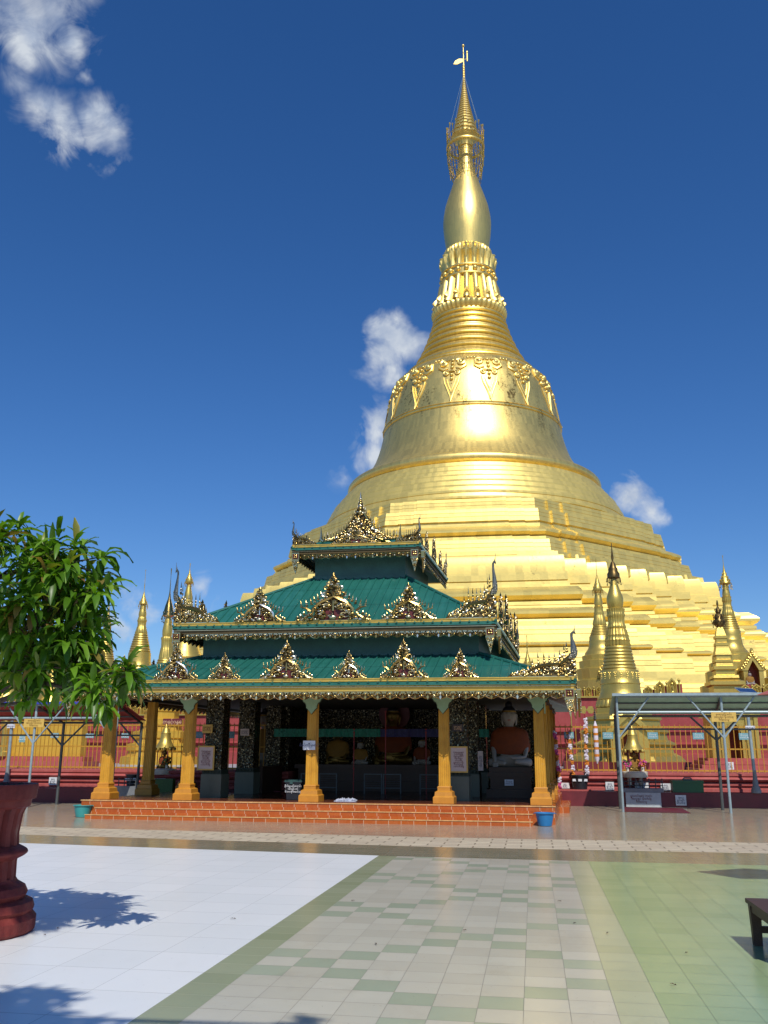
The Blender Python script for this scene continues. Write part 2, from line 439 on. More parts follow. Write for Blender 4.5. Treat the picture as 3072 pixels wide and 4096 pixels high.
# ------------------------------------------------------------------ mesh helpers
ORG = {}
class MB:
    def __init__(s): s.v, s.f, s.mi = [], [], []
    def add(s, vs, fs, m=0):
        o = len(s.v)
        s.v += [tuple(v) for v in vs]
        s.f += [tuple(i + o for i in f) for f in fs]
        s.mi += [m] * len(fs)
        return s
    def box(s, x0, y0, z0, x1, y1, z1, m=0):
        return s.add([(x0,y0,z0),(x1,y0,z0),(x1,y1,z0),(x0,y1,z0),(x0,y0,z1),(x1,y0,z1),(x1,y1,z1),(x0,y1,z1)],
                     [(3,2,1,0),(4,5,6,7),(0,1,5,4),(1,2,6,5),(2,3,7,6),(3,0,4,7)], m)
    def rings(s, rs, cap=True, m=0):
        n = len(rs[0]); vs = [p for r in rs for p in r]; fs = []
        for k in range(len(rs) - 1):
            for i in range(n):
                j = (i + 1) % n
                fs.append((k*n+i, k*n+j, (k+1)*n+j, (k+1)*n+i))
        if cap:
            fs.append(tuple(reversed(range(n)))); fs.append(tuple((len(rs)-1)*n + i for i in range(n)))
        return s.add(vs, fs, m)
    def tube(s, pts, rad, n=6, cap=True, m=0, flat=1.0):
        pts = [Vector(p) for p in pts]
        if isinstance(rad, (int, float)): rad = [rad] * len(pts)
        rs = []
        for i, p in enumerate(pts):
            t = (pts[min(i+1, len(pts)-1)] - pts[max(i-1, 0)])
            if t.length < 1e-9: t = Vector((0, 0, 1))
            t.normalize()
            up = Vector((0, 1, 0)) if abs(t.y) < .9 else Vector((1, 0, 0))
            a = t.cross(up).normalized(); b = a.cross(t).normalized()
            rs.append([p + a * rad[i] * math.cos(2*math.pi*k/n) + b * rad[i] * flat * math.sin(2*math.pi*k/n) for k in range(n)])
        return s.rings(rs, cap, m)
    def lathe(s, prof, c=(0, 0), n=32, m=0, cap=True, mod=None, rot=0.0):
        rs = []
        for r, z in prof:
            ring = []
            for k in range(n):
                a = 2*math.pi*k/n + rot
                q = r * (mod(a, z) if mod else 1)
                ring.append((c[0] + q*math.cos(a), c[1] + q*math.sin(a), z))
            rs.append(ring)
        if prof[0][1] > prof[-1][1]: rs.reverse()
        return s.rings(rs, cap, m)
    def ball(s, c, r, n=6, k=4, m=0, sc=(1, 1, 1)):
        rs = []
        for j in range(k + 1):
            ph = -math.pi/2 + math.pi*j/k
            q = max(math.cos(ph), .02)
            rs.append([(c[0] + sc[0]*r*q*math.cos(2*math.pi*i/n), c[1] + sc[1]*r*q*math.sin(2*math.pi*i/n), c[2] + sc[2]*r*math.sin(ph)) for i in range(n)])
        return s.rings(rs, True, m)
    def prism(s, pts, y0, y1, m=0):           # outline in XZ (counter-clockwise seen from -Y), thickness along Y
        n = len(pts)
        vs = [(x, y0, z) for x, z in pts] + [(x, y1, z) for x, z in pts]
        fs = [tuple(range(n)), tuple(reversed(range(n, 2*n)))]
        for i in range(n):
            j = (i + 1) % n
            fs.append((i, i + n, j + n, j))
        return s.add(vs, fs, m)
    def slab(s, pts, z0, z1, m=0):
        return s.rings([[(x, y, z0) for x, y in pts], [(x, y, z1) for x, y in pts]], True, m)
    def xf(s, fn):
        s.v = [tuple(fn(*v)) for v in s.v]; return s
    def mesh(s, name, mats, smooth=35):
        me = bpy.data.meshes.new(name)
        me.from_pydata(s.v, [], s.f)
        for m in (mats if isinstance(mats, (list, tuple)) else [mats]): me.materials.append(M[m])
        if s.mi and max(s.mi): me.polygons.foreach_set('material_index', s.mi)
        if smooth:
            me.polygons.foreach_set('use_smooth', [True] * len(me.polygons))
            me.set_sharp_from_angle(angle=R(smooth))
        me.update()
        return me
    def build(s, name, mats, parent=None, smooth=35, at=None):
        """world-coordinate vertices -> one object; origin at the parent's origin, or at `at`"""
        o = Vector(ORG[parent.name]) if parent else Vector(at or (0, 0, 0))
        if o.length: s.v = [tuple(Vector(v) - o) for v in s.v]
        ob = bpy.data.objects.new(name, s.mesh(name, mats, smooth))
        COL.objects.link(ob)
        if parent: ob.parent = parent; ORG[ob.name] = tuple(o)
        else: ob.location = o; ORG[ob.name] = tuple(o)
        return ob
def put(name, me, parent, loc, rz=0, sc=(1, 1, 1)):
    """link a ready mesh under a parent at a world place"""
    ob = bpy.data.objects.new(name, me)
    COL.objects.link(ob)
    o = Vector(loc)
    if parent: o = o - Vector(ORG[parent.name]); ob.parent = parent
    ob.location = o; ob.rotation_euler = (0, 0, rz); ob.scale = sc
    ORG[ob.name] = tuple(loc)
    return ob
def sub(name, me, parent):
    ob = bpy.data.objects.new(name, me); COL.objects.link(ob); ob.parent = parent; return ob
def tag(o, label, cat, group=None):
    o['label'] = label; o['category'] = cat
    if group: o['group'] = group
    return o
def struct(o, kind='structure'): o['kind'] = kind; return o
def thing(name, label, cat, loc=(0, 0, 0), group=None):
    o = bpy.data.objects.new(name, None); COL.objects.link(o)
    o.empty_display_size = .3; o.location = loc; ORG[o.name] = tuple(loc)
    return tag(o, label, cat, group)
def copy_tree(o, loc=None, rz=None, label=None, parent=None, sc=None):
    c = o.copy(); COL.objects.link(c)
    if parent: c.parent = parent
    if loc is not None: c.location = loc; ORG[c.name] = tuple(loc)
    if rz is not None: c.rotation_euler = (0, 0, rz)
    if sc is not None: c.scale = (sc, sc, sc)
    if label: c['label'] = label
    for ch in list(o.children): copy_tree(ch, parent=c)
    return c
def lettering(body, size, mat, parent, loc, rz=0.0, space=1.0, name='lettering'):
    cu = bpy.data.curves.new(name, 'FONT')
    cu.body = body; cu.size = size; cu.align_x = 'CENTER'; cu.align_y = 'CENTER'; cu.resolution_u = 1; cu.space_line = space; cu.extrude = .0015
    t = bpy.data.objects.new(name, cu); COL.objects.link(t)
    bpy.context.view_layer.update()
    me = bpy.data.meshes.new_from_object(t.evaluated_get(bpy.context.evaluated_depsgraph_get()))
    bpy.data.objects.remove(t); bpy.data.curves.remove(cu)
    me.materials.clear(); me.materials.append(M[mat]); me.name = name
    ob = bpy.data.objects.new(name, me); COL.objects.link(ob)
    ob.parent = parent
    ob.location = Vector(loc) - Vector(ORG[parent.name]); ob.rotation_euler = (R(90), 0, rz)
    return ob
def plate(name, label, cat, x0, z0, x1, z1, y, mat, text=None, size=.05, ink='ink', group=None, th=.02, space=1.0, frame=None):
    """a flat sign facing -Y"""
    cx = (x0 + x1) / 2
    o = MB().box(x0, y, z0, x1, y + th, z1).build(name, mat, None, 0, at=(cx, y, z0))
    tag(o, label, cat, group)
    if frame:
        f = MB(); w = .035
        f.box(x0 - w, y - .012, z0 - w, x0, y + th, z1 + w); f.box(x1, y - .012, z0 - w, x1 + w, y + th, z1 + w)
        f.box(x0, y - .012, z1, x1, y + th, z1 + w); f.box(x0, y - .012, z0 - w, x1, y + th, z0)
        f.build('frame', frame, o, 0)
    if text: lettering(text, size, ink, o, (cx, y - .004, (z0 + z1) / 2), space=space)
    return o

# ------------------------------------------------------------------ ground
def sheet(name, pts, mat, z=0.0):
    o = MB().add([(x, y, z) for x, y in pts], [tuple(range(len(pts)))]).build(name, mat, None, 0)
    return struct(o)
sheet('ground', [(-4000, -4000), (4000, -4000), (4000, 4000), (-4000, 4000)], 'earth', -.02)
wb = lambda x: 15.03 - .105 * (x + 2.488)
sheet('white_floor', [(-40, -12), (-2.488, -12), (-2.488, wb(-2.488)), (-12, wb(-12)), (-40, wb(-12))], 't_white')
sheet('border_floor', [(-2.488, -12), (-2.185, -12), (-2.185, 15.0), (-2.488, 15.03)], 't_green_strip')
sheet('checker_floor', [(-2.185, -12), (.762, -12), (.762, 14.9), (-2.185, 15.0)], 't_checker')
sheet('green_floor', [(.762, -12), (40, -12), (40, 14.9), (.762, 14.9)], 't_green')
cb0 = lambda x: 16.55 - .085 * min(0, x + 1.6) + .02 * max(0, x)
cb1 = lambda x: 18.35 - .07 * min(0, x + 1.8) + .03 * max(0, x)
sheet('back_strip_floor', [(-40, wb(-12)), (-12, wb(-12)), (-2.488, 15.03), (-2.185, 15.0), (.762, 14.9), (40, 14.9), (40, cb0(8)), (8, cb0(8)), (-1.6, cb0(-1.6)), (-12, cb0(-12)), (-40, cb0(-12))], 't_back')
sheet('brick_paving', [(-40, cb0(-12)), (-12, cb0(-12)), (-1.6, cb0(-1.6)), (8, cb0(8)), (40, cb0(8)), (40, cb1(8)), (8, cb1(8)), (-1.8, cb1(-1.8)), (-12, cb1(-12)), (-40, cb1(-12))], 'cobble')
sheet('apron_floor', [(-40, cb1(-12)), (-12, cb1(-12)), (-1.8, cb1(-1.8)), (8, cb1(8)), (40, cb1(8)), (40, 62), (-40, 62)], 't_apron')

# ------------------------------------------------------------------ the great stupa
CX, CY = -6.956, 120.0
great = thing('stupa', 'huge golden stupa with a bell body and tall spire behind the green roofed pavilion', 'stupa', (CX, CY, 0))
def oct_ring(a, z, k=.36):
    """eight sided terrace plan, short faces on the axes, each face stepping forward twice towards its middle"""
    def poly(q):
        o = []
        for r in range(4):
            c, sn = round(math.cos(r*math.pi/2)), round(math.sin(r*math.pi/2))
            for x, y in ((-k*q, -q), (k*q, -q)): o.append((c*x - sn*y, sn*x + c*y))
        return o
    P, IN = poly(a), poly(a - .55); p = []
    for i in range(8):
        A, B = Vector(P[i]), Vector(P[(i + 1) % 8]); d = (B - A); nrm = Vector((d.y, -d.x)).normalized()
        p.append(IN[i])
        for t, q in ((.1, .55), (.1, .28), (.2, .28), (.2, 0), (.8, 0), (.8, .28), (.9, .28), (.9, .55)):
            v = A + d*t - nrm*q; p.append((v.x, v.y))
    return [(CX + x, CY + y, z) for x, y in p]
def red_ring(a, z, k=.37, n=8):
    b = k * a; s = (a - b) / n; q = [(b, -a)]
    for i in range(n):
        q.append((b + i*s, -a + (i+1)*s)); q.append((b + (i+1)*s, -a + (i+1)*s))
    p = []
    for r in range(4):
        c, sn = math.cos(r*math.pi/2), math.sin(r*math.pi/2)
        for x, y in q: p.append((CX + c*x - sn*y, CY + sn*x + c*y, z))
    return p
def half_round(r, z1, z0, bulge, n=5):
    return [(r + bulge*math.sin(math.pi*i/n), z1 + (z0 - z1)*i/n) for i in range(n + 1)]
OCT = [(17, 29.75), (20.0, 29.7), (20.3, 28.35), (20.75, 28.25), (21.25, 26.8), (21.0, 26.75), (21.0, 26.55), (21.3, 26.5), (21.35, 26.2), (22.0, 25.9)] + half_round(22.25, 25.75, 24.75, .6) + \
      [(22.65, 24.65), (22.7, 24.15), (23.2, 24.1), (23.75, 22.65), (24.4, 22.6), (24.6, 21.0)]
RED = [(20, 22.15), (25.0, 22.15), (25.3, 21.7), (26.2, 21.65), (26.5, 21.1), (28.1, 21.05), (28.45, 20.3), (28.5, 19.35), (28.95, 19.3), (29.0, 18.45), (28.7, 18.42), (28.7, 18.3), (29.3, 18.25), (29.45, 17.5), (31.2, 17.35)] + half_round(31.5, 17.15, 15.85, .75) + \
      [(31.8, 15.8), (31.85, 15.45), (31.7, 15.43), (31.7, 15.36), (32.2, 15.33), (32.3, 15.0)] + half_round(33.9, 14.85, 13.75, .7) + \
      [(34.4, 13.7), (34.45, 13.5), (34.3, 13.48), (34.3, 13.4), (35.3, 13.38), (35.45, 12.9), (36.2, 12.8), (36.75, 11.5), (37.8, 11.45), (37.85, 11.2)] + half_round(38.4, 11.1, 10.6, .45) + \
      [(39.1, 10.5), (39.2, 10.05), (39.5, 9.95), (40.05, 8.5), (41.6, 8.4), (41.75, 7.6), (42.0, 7.5), (42.5, 6.3), (43.2, 6.2), (43.6, 1.5), (43.7, 0)]
def steep(prof):
    """flat tops and nearly upright faces: pull the head of each sloping face out over its ledge"""
    q = list(prof)
    for i in range(len(q) - 1):
        (r1, z1), (r2, z2) = q[i], q[i + 1]
        if z1 - z2 > .25 and .17 < (r2 - r1)/(z1 - z2) < .9: q[i] = (r2 - (r2 - r1)*.55, z1)
    o = []
    for (r1, z1), (r2, z2) in zip(q, q[1:]):
        o.append((r1, z1))
        if z1 - z2 > .95 and r2 - r1 < .6*(z1 - z2):
            for f in ((.3, .62) if z1 - z2 < 2.5 else (.2, .4, .6, .8)):
                r, z = r1 + (r2 - r1)*f, z1 + (z2 - z1)*f
                o += [(r, z + .03), (r - .045, z + .02), (r - .045, z - .01), (r + .02, z - .02)]
    return o + [q[-1]]
OCT = [(a*1.14, z - .78) for a, z in OCT]
RED = [(23, 21.75), (27.45, 21.7), (27.65, 21.1), (28.85, 21.05)] + [(a*1.0245, z - .14*z/17) for a, z in RED[5:]]
OCT, RED = steep(OCT), steep(RED)
m = MB(); m.rings([red_ring(a, z) for a, z in reversed(RED)]); m.build('redented_terraces', 'gold_terrace', great, 20)
m = MB(); m.rings([oct_ring(a, z) for a, z in reversed(OCT)]); m.build('octagonal_terraces', 'gold_terrace', great, 20)
CONE = [(20.5, 29.0), (20.3, 30.4), (19.5, 32.0), (18.2, 33.6), (16.6, 35.25)]
def cone_r(z):
    for (r1, z1), (r2, z2) in zip(CONE, CONE[1:]):
        if z1 <= z <= z2: return r1 + (r2 - r1)*(z - z1)/(z2 - z1)
circ = [(20.5, 29.0)]
for i in range(8):
    za, zb_ = 29.0 + 6.2*i/8, 29.0 + 6.2*(i + 1)/8; ra, rb = cone_r(za), cone_r(zb_)
    circ += [(ra, za + .02), (ra, za + .26), (ra - .10, za + .27), (ra - .23, zb_ - .02), (rb, zb_)]
circ += [(16.2, 35.3), (15, 35.4)]
m = MB(); m.lathe(circ, (CX, CY), 112); m.build('circular_bands', 'gold_terrace', great, 20)
rim = [(15, 35.2)] + [(16.3 + 1.0*math.cos(a), 35.95 + .80*math.sin(a)) for a in [R(d) for d in range(-80, 100, 20)]] + [(14.5, 36.7)]
m = MB(); m.lathe(rim, (CX, CY), 112); m.build('bell_rim', 'gold_big', great, 40)
BELL = [(16.0, 36.5), (15.3, 37.2), (14.6, 38.1), (14.0, 39.0), (13.55, 39.9), (13.15, 41.0), (12.8, 42.2), (12.52, 43.4), (12.35, 44.4), (12.5, 44.5), (12.5, 44.68), (12.38, 44.72), (12.38, 44.82), (12.5, 44.86), (12.45, 45.0), (12.22, 45.05),
        (12.05, 46.2), (11.8, 47.6), (11.55, 48.9), (11.2, 50.1), (10.75, 51.2), (10.2, 52.0), (9.6, 52.6), (9.2, 52.95), (9.3, 53.05), (9.25, 53.25), (8.6, 53.4)]
def bell_r(z):
    for (r1, z1), (r2, z2) in zip(BELL, BELL[1:]):
        if z1 <= z <= z2: return r1 + (r2 - r1)*(z - z1)/max(z2 - z1, 1e-6)
    return 9.3
m = MB(); m.lathe(BELL, (CX, CY), 112); m.build('bell', 'gold_big', great, 40)
VIEW = math.atan2(-CY, -CX)                     # towards the courtyard
def on_bell(th, s, z, off):
    z -= .9
    r = bell_r(z) + off
    a = th + s*1.12 / bell_r(z)
    return (CX + r*math.cos(a), CY + r*math.sin(a), z)
def curl(cx, cz, r, a0, turns, n=18, shrink=.75):
    return [(cx + r*(1 - shrink*i/n)*math.cos(a0 + turns*2*math.pi*i/n), cz + r*(1 - shrink*i/n)*math.sin(a0 + turns*2*math.pi*i/n)) for i in range(n + 1)]
for k in range(15):
    th = VIEW + R(12 + 24*k)
    m = MB()
    for sx in (-1, 1):
        for cx, cz, r, w in ((.95, 51.9, .62, .2), (.62, 50.2, .42, .15)):
            m.tube([on_bell(th, sx*x, z, .1) for x, z in curl(cx, cz, r, R(150), -1.1)], w, 6)
            m.ball(on_bell(th, sx*cx, cz, .12), r*.55, 8, 6)
        m.tube([on_bell(th, sx*x, z, .08) for x, z in ((1.5, 52.3), (1.55, 51.2), (1.0, 50.8), (.5, 51.0))], [.05, .2, .2, .1], 6)
        m.tube([on_bell(th, sx*x, z, .06) for x, z in ((.95, 49.6), (.8, 48.7), (.42, 47.6), (.12, 46.6), (0, 45.8))], [.07, .11, .11, .09, .05], 6)
        m.tube([on_bell(th, sx*x, z, .06) for x, z in ((.55, 49.3), (.4, 48.6), (.18, 47.9), (0, 47.3))], [.05, .08, .08, .04], 6)
    for z in (52.3, 51.7, 51.1, 50.5, 49.9, 49.3): m.ball(on_bell(th, 0, z, .06), .26, 8, 5, sc=(1, 1, .8))
    for sx in (1.9, 2.35, 2.8): m.ball(on_bell(th, sx*.88, 52.65, .05), .2, 7, 5)
    m.build('garland_relief', 'gold_big', great, 50)
rc = [(8.7, 53.2)]
RG = [(8.35, 53.6, .9), (7.6, 55.0, .8), (6.95, 56.2, .75), (6.45, 57.4, .7), (6.0, 58.5, .65), (5.65, 59.6, .6), (5.35, 60.6, .55), (5.12, 61.5, .5)]
for (r, z, h), nx in zip(RG, RG[1:] + [(5.0, 62.3, 0)]):
    g_ = nx[1] - z; dr = nx[0] - r
    rc += [(r, z), (r + .20, z + .12*g_), (r + .26 + dr*.25, z + .3*g_), (r + .2 + dr*.45, z + .48*g_), (r - .02 + dr*.6, z + .58*g_), (r - .14 + dr*.7, z + .66*g_), (r - .14 + dr*.95, z + .96*g_)]
rc += [(4.8, 62.3)]
m = MB(); m.lathe(rc, (CX, CY), 88); m.build('ringed_cone', 'gold_big', great, 45)
def petal_mod(n, amp, ph=0.0): return lambda a, z: 1 + amp*(abs(math.cos(n*a/2 + ph)) - .6)
m = MB()
m.lathe([(4.9, 62.2), (5.2, 62.6), (5.35, 63.0), (5.15, 63.5), (4.9, 63.6)], (CX, CY), 144, mod=petal_mod(48, .09))
m.lathe([(5.15, 63.55), (5.1, 63.9), (4.85, 64.3), (4.5, 65.6), (4.2, 67.3), (3.95, 67.9)], (CX, CY), 160, mod=petal_mod(20, .13))
for i in range(20):
    a = 2*math.pi*i/20
    m.tube([(CX + r*math.cos(a), CY + r*math.sin(a), z) for r, z in ((4.6, 65.4), (4.9, 64.7), (5.15, 64.2), (5.3, 64.5), (5.15, 64.9))], [.12, .34, .36, .2, .05], 6)
m.build('down_lotus', 'gold_big', great, 45)
m = MB(); m.lathe([(3.9, 67.8), (4.15, 67.95), (4.15, 68.15), (3.85, 68.25), (3.85, 69.2), (4.1, 69.3), (4.1, 69.5), (3.8, 69.6)], (CX, CY), 72)
for i in range(20):
    a = 2*math.pi*i/20; m.ball((CX + 3.95*math.cos(a), CY + 3.95*math.sin(a), 68.75), .38, 8, 6)
m.build('pearl_band', 'gold_big', great, 45)
m = MB(); m.lathe([(3.75, 69.5), (3.75, 70.4), (3.9, 71.3), (4.1, 71.9), (3.5, 72.1)], (CX, CY), 160, mod=petal_mod(20, .13))
for i in range(20):
    a = 2*math.pi*i/20
    m.tube([(CX + r*math.cos(a), CY + r*math.sin(a), z) for r, z in ((3.75, 70.2), (3.9, 71.0), (4.12, 71.6), (4.22, 71.3))], [.1, .3, .3, .06], 6)
m.lathe([(3.3, 72.0), (3.45, 72.6), (3.5, 73.1), (3.1, 73.5)], (CX, CY), 144, mod=petal_mod(40, .08))
m.build('up_lotus', 'gold_big', great, 45)
BUD = [(3.05, 73.2), (3.2, 74.3), (3.42, 75.8), (3.55, 77.2), (3.58, 78.3), (3.48, 79.5), (3.22, 81.0), (2.85, 82.3), (2.45, 83.6), (2.02, 85.0), (1.65, 86.3), (1.35, 87.5), (1.15, 88.5), (1.05, 89.5), (1.0, 91.6)]
m = MB(); m.lathe(BUD, (CX, CY), 72); m.build('banana_bud', 'gold_big', great, 50)
m = MB()
z, r = 93.4, 2.05
m.lathe([(2.7, 91.2), (2.95, 91.4), (2.95, 91.6), (2.7, 91.8), (2.65, 91.5), (2.7, 91.2)], (CX, CY), 36, cap=False); m.lathe([(1.15, 91.5), (1.25, 92.5), (2.05, 93.4)], (CX, CY), 30)
while z < 106.5:
    h = max(.45, r*.42); r2 = max(.16, 2.05*((107.2 - z - h)/13.8)**1.75)
    m.lathe([(r + .06, z), (r*.8 + r2*.2, z + h*.55), (r2*.92, z + h)], (CX, CY), 22, mod=petal_mod(14, .12))
    z += h; r = r2
m.tube([(CX, CY, 106), (CX, CY, 110.2)], [.12, .06], 8)
m.build('umbrella_spire', 'gold_big', great, 45)
m = MB(); m.ball((CX, CY, 110.4), .24, 10, 8); m.ball((CX, CY, 109.0), .14, 8, 6); m.build('orb', 'gold_big', great)
m = MB()
for i in range(28):
    a = 2*math.pi*i/28; ca, sa = math.cos(a), math.sin(a)
    jr = random.Random(i).uniform(.85, 1.1)
    m.tube([(CX + q*ca, CY + q*sa, zz) for q, zz in ((2.8, 93.1), (2.85, 91.0), (2.75, 89.0), (2.45, 87.3), (2.2*jr, 86.3 - .6*jr))], .045, 4)
    m.tube([(CX + 2.85*ca, CY + 2.85*sa, 91.4), (CX + 2.85*ca, CY + 2.85*sa, 94.2 + .5*(i % 2))], .05, 4)
    m.ball((CX + 2.85*ca, CY + 2.85*sa, 94.3 + .5*(i % 2)), .13, 5, 4, sc=(1, 1, 2))
    for zz, q in ((90.2, 2.85), (88.6, 2.7), (87.2, 2.45)):
        if (i + int(zz)) % 2: m.ball((CX + q*ca, CY + q*sa, zz), .13, 5, 4, sc=(1, 1, 1.6))
    a2 = a + 2*math.pi/28
    m.tube([(CX + 2.8*ca, CY + 2.8*sa, 90.9), (CX + 2.66*math.cos(a2), CY + 2.66*math.sin(a2), 88.4)], .03, 4)
for zz, q in ((93.2, 2.8), (92.3, 2.85), (91.0, 2.85), (89.5, 2.78), (88.2, 2.62), (87.2, 2.45)):
    m.tube([(CX + q*math.cos(2*math.pi*i/28), CY + q*math.sin(2*math.pi*i/28), zz) for i in range(29)], .05, 4, False)
m.build('umbrella_cage', 'gold_small', great, 45)
m = MB()
for i in range(8):
    a = 2*math.pi*i/8 + .2
    m.tube([(CX + .15*math.cos(a), CY + .15*math.sin(a), 104.5), (CX + 2.6*math.cos(a), CY + 2.6*math.sin(a), 94.2)], .02, 4)
m.build('guy_wires', 'steel', great)
m = MB(); m.prism([(CX - 1.6, 107.1), (CX - 1.0, 107.0), (CX - .1, 107.4), (CX - .1, 107.9), (CX - .7, 108.0), (CX - 1.3, 107.7)], CY - .06, CY + .06)
m.tube([(CX - .1, CY, 107.7), (CX + .55, CY, 107.9)], .05, 5); m.tube([(CX + .6, CY, 107.4), (CX + .6, CY, 108.9)], .11, 6); m.ball((CX + .6, CY, 109.1), .16, 6, 5, sc=(1, 1, 1.8))
m.build('weather_vane', 'gold_big', great)

# ------------------------------------------------------------------ small stupas
def small_stupa(label, x, y, segs, porch=None, group='small gilded stupas round the great stupa', dark=False, name='small_stupa'):
    """segs: (part, material, profile top-down, petals, amplitude, sides)"""
    zb = segs[-1][2][-1][1]
    t = thing(name, label, 'stupa', (x, y, zb), group)
    for part, mat, prof, pn, amp, n in segs:
        m = MB()
        pts = []
        for p in prof:
            if p[0] == 'rings':
                _, r1, z1, r2, z2, k = p
                for i in range(k):
                    f0, f1 = i/k, (i+1)/k
                    ra, rb = r1 + (r2-r1)*f0, r1 + (r2-r1)*f1; za, zb_ = z1 + (z2-z1)*f0, z1 + (z2-z1)*f1
                    h = zb_ - za; q = abs(h)*.22
                    pts += [(ra - q*.4, za), (ra + q*.7, za + h*.16), (ra*.6 + rb*.4 + q, za + h*.42), (rb + q*.7, za + h*.72), (rb - q*.5, za + h*.86)]
            else: pts.append(p)
        m.lathe(pts, (x, y), n, mod=petal_mod(pn, amp) if pn else None, rot=math.pi/n)
        if part == 'umbrella':
            rm = max(r for r, z in prof); zm = [z for r, z in prof if r == rm][0]
            for i in range(14):
                a = 2*math.pi*i/14
                m.tube([(x + rm*1.05*math.cos(a), y + rm*1.05*math.sin(a), zm), (x + rm*1.12*math.cos(a), y + rm*1.12*math.sin(a), zm - rm*(.5 + .5*(i % 3 == 0)))], rm*.05, 4)
                m.ball((x + rm*1.12*math.cos(a), y + rm*1.12*math.sin(a), zm - rm*(.6 + .5*(i % 3 == 0))), rm*.12, 5, 4)
            for q, dz in ((.75, .55), (.5, 1.1), (.3, 1.7)):
                for i in range(9):
                    a = 2*math.pi*i/9 + q
                    m.ball((x + rm*q*1.15*math.cos(a), y + rm*q*1.15*math.sin(a), zm + rm*dz), rm*.13, 5, 4, sc=(.8, .8, 1.7))
        m.build(part, mat, t, 12 if n < 10 else 22 if part == 'stepped_base' else 45)
    return t
GS = 'gold_small'
# the tall one just inside the fence on the right
s1 = small_stupa('tall gilded stupa with a dark umbrella behind the grey canopy, on an octagonal base', 3.75, 40, [
    ('umbrella', 'verdigris', [(.018, 10.57), (.024, 10.26), (.06, 9.9), (.03, 9.75), (.08, 9.69), (.15, 9.5), (.208, 9.38), (.2, 9.3), (.267, 9.19), (.27, 9.01), (.13, 8.95)], 0, 0, 20),
    ('bud', GS, [(.12, 9.0), (.13, 8.95), (.166, 8.7), (.22, 8.52), (.283, 8.33), (.335, 8.19), (.356, 8.06), (.35, 7.88), (.32, 7.74), (.294, 7.66)], 0, 0, 32),
    ('lotus_collar', GS, [(.294, 7.66), (.385, 7.62), (.36, 7.52), (.352, 7.42), (.385, 7.36), (.345, 7.28), (.334, 7.1), (.34, 6.95), (.38, 6.88), (.385, 6.8), (.36, 6.76), (.41, 6.72), (.45, 6.5), (.48, 6.47), (.46, 6.42), (.50, 6.28), (.52, 6.25), (.49, 6.2), (.535, 6.05), (.50, 6.0)], 22, .12, 88),
    ('ringed_cone', GS, [(.5, 6.05), ('rings', .51, 6.02, .70, 5.02, 7), (.70, 5.0)], 0, 0, 40),
    ('bell', GS, [(.70, 5.0), (.78, 4.98), (.80, 4.94), (.805, 4.7), (.82, 4.46), (.84, 4.44), (.84, 4.40), (.82, 4.38), (.83, 4.2), (.86, 4.04), (.92, 3.9), (.98, 3.8), (.95, 3.74)], 0, 0, 48),
    ('petal_ring', GS, [(.95, 3.76), (1.0, 3.72), (1.06, 3.5), (1.05, 3.44)], 30, .06, 90),
    ('stepped_base', GS, [(1.0, 3.44), (1.15, 3.4), (1.15, 3.2), (1.25, 3.15), (1.3, 3.06), (1.62, 3.04), (1.66, 2.92), (1.56, 2.86), (1.6, 2.6), (1.85, 2.5), (1.92, 2.42), (1.78, 2.34), (1.85, 2.1), (2.1, 2.0), (2.2, 1.92), (2.0, 1.84), (2.05, 1.6), (2.35, 1.45), (2.5, 1.28), (2.5, 1.24)], 0, 0, 8),
    ('plinth', 'red_wall', [(2.72, 1.24), (2.7, .7)], 0, 0, 8)])
# stem relief on its bell band
m = MB()
for i in range(20):
    a = 2*math.pi*i/20
    for dx, z, q in ((-.05, 4.85, .028), (.05, 4.85, .028), (0, 4.78, .03), (-.03, 4.70, .02), (.03, 4.70, .02), (0, 4.62, .018)):
        m.ball((3.75 + .808*math.cos(a + dx), 40 + .808*math.sin(a + dx), z), q, 6, 4)
m.build('band_relief', GS, s1)
m = MB()      # gabled niche on the front of its base
m.prism([(3.0, 1.24), (3.0, 2.35), (2.85, 2.35), (3.72, 3.15), (4.6, 2.35), (4.45, 2.35), (4.45, 1.24), (4.05, 1.24), (4.05, 2.1), (3.72, 2.4), (3.4, 2.1), (3.4, 1.24)], 37.2, 38.6)
m.prism([(2.75, 2.3), (2.85, 2.2), (3.72, 2.95), (4.6, 2.2), (4.7, 2.3), (3.72, 3.25)], 37.05, 37.25)
m.build('niche_porch', GS, s1, 0)
MB().box(3.4, 38.0, 1.24, 4.05, 38.3, 2.4).build('niche_back', 'niche_red', s1, 0)

def porch(t, x, y, w, z0, z1, zp, mat=GS):
    """gabled niche facing the courtyard, with a red back wall"""
    h = w/2; m = MB()
    m.prism([(x-h, z0), (x-h, z1), (x-h*.55, z1), (x-h*.55, z0)][::-1], y, y + .8); m.prism([(x+h*.55, z0), (x+h*.55, z1), (x+h, z1), (x+h, z0)][::-1], y, y + .8)
    m.prism([(x-h*1.25, z1), (x-h*1.25, z1+.1*w), (x, zp), (x+h*1.25, z1+.1*w), (x+h*1.25, z1), (x+h*.55, z1), (x, z1 + (zp-z1)*.55), (x-h*.55, z1)][::-1], y - .06, y + .8)
    for i in range(13):
        f = i/12*2 - 1
        m.ball((x + f*h*1.2, y - .1, zp - abs(f)*(zp - z1)*.9), w*.055, 6, 4); m.ball((x + f*h*.9, y - .1, zp - .1*w - abs(f)*(zp - z1)*.72), w*.05, 6, 4)
    m.ball((x, y, zp + .06*w), w*.1, 8, 6, sc=(1, 1, 1.6))
    m.build('niche_porch', mat, t, 30)
    MB().box(x-h*.6, y + .5, z0, x+h*.6, y + .6, z1 + (zp-z1)*.5).build('niche_back', 'niche_red', t, 0)
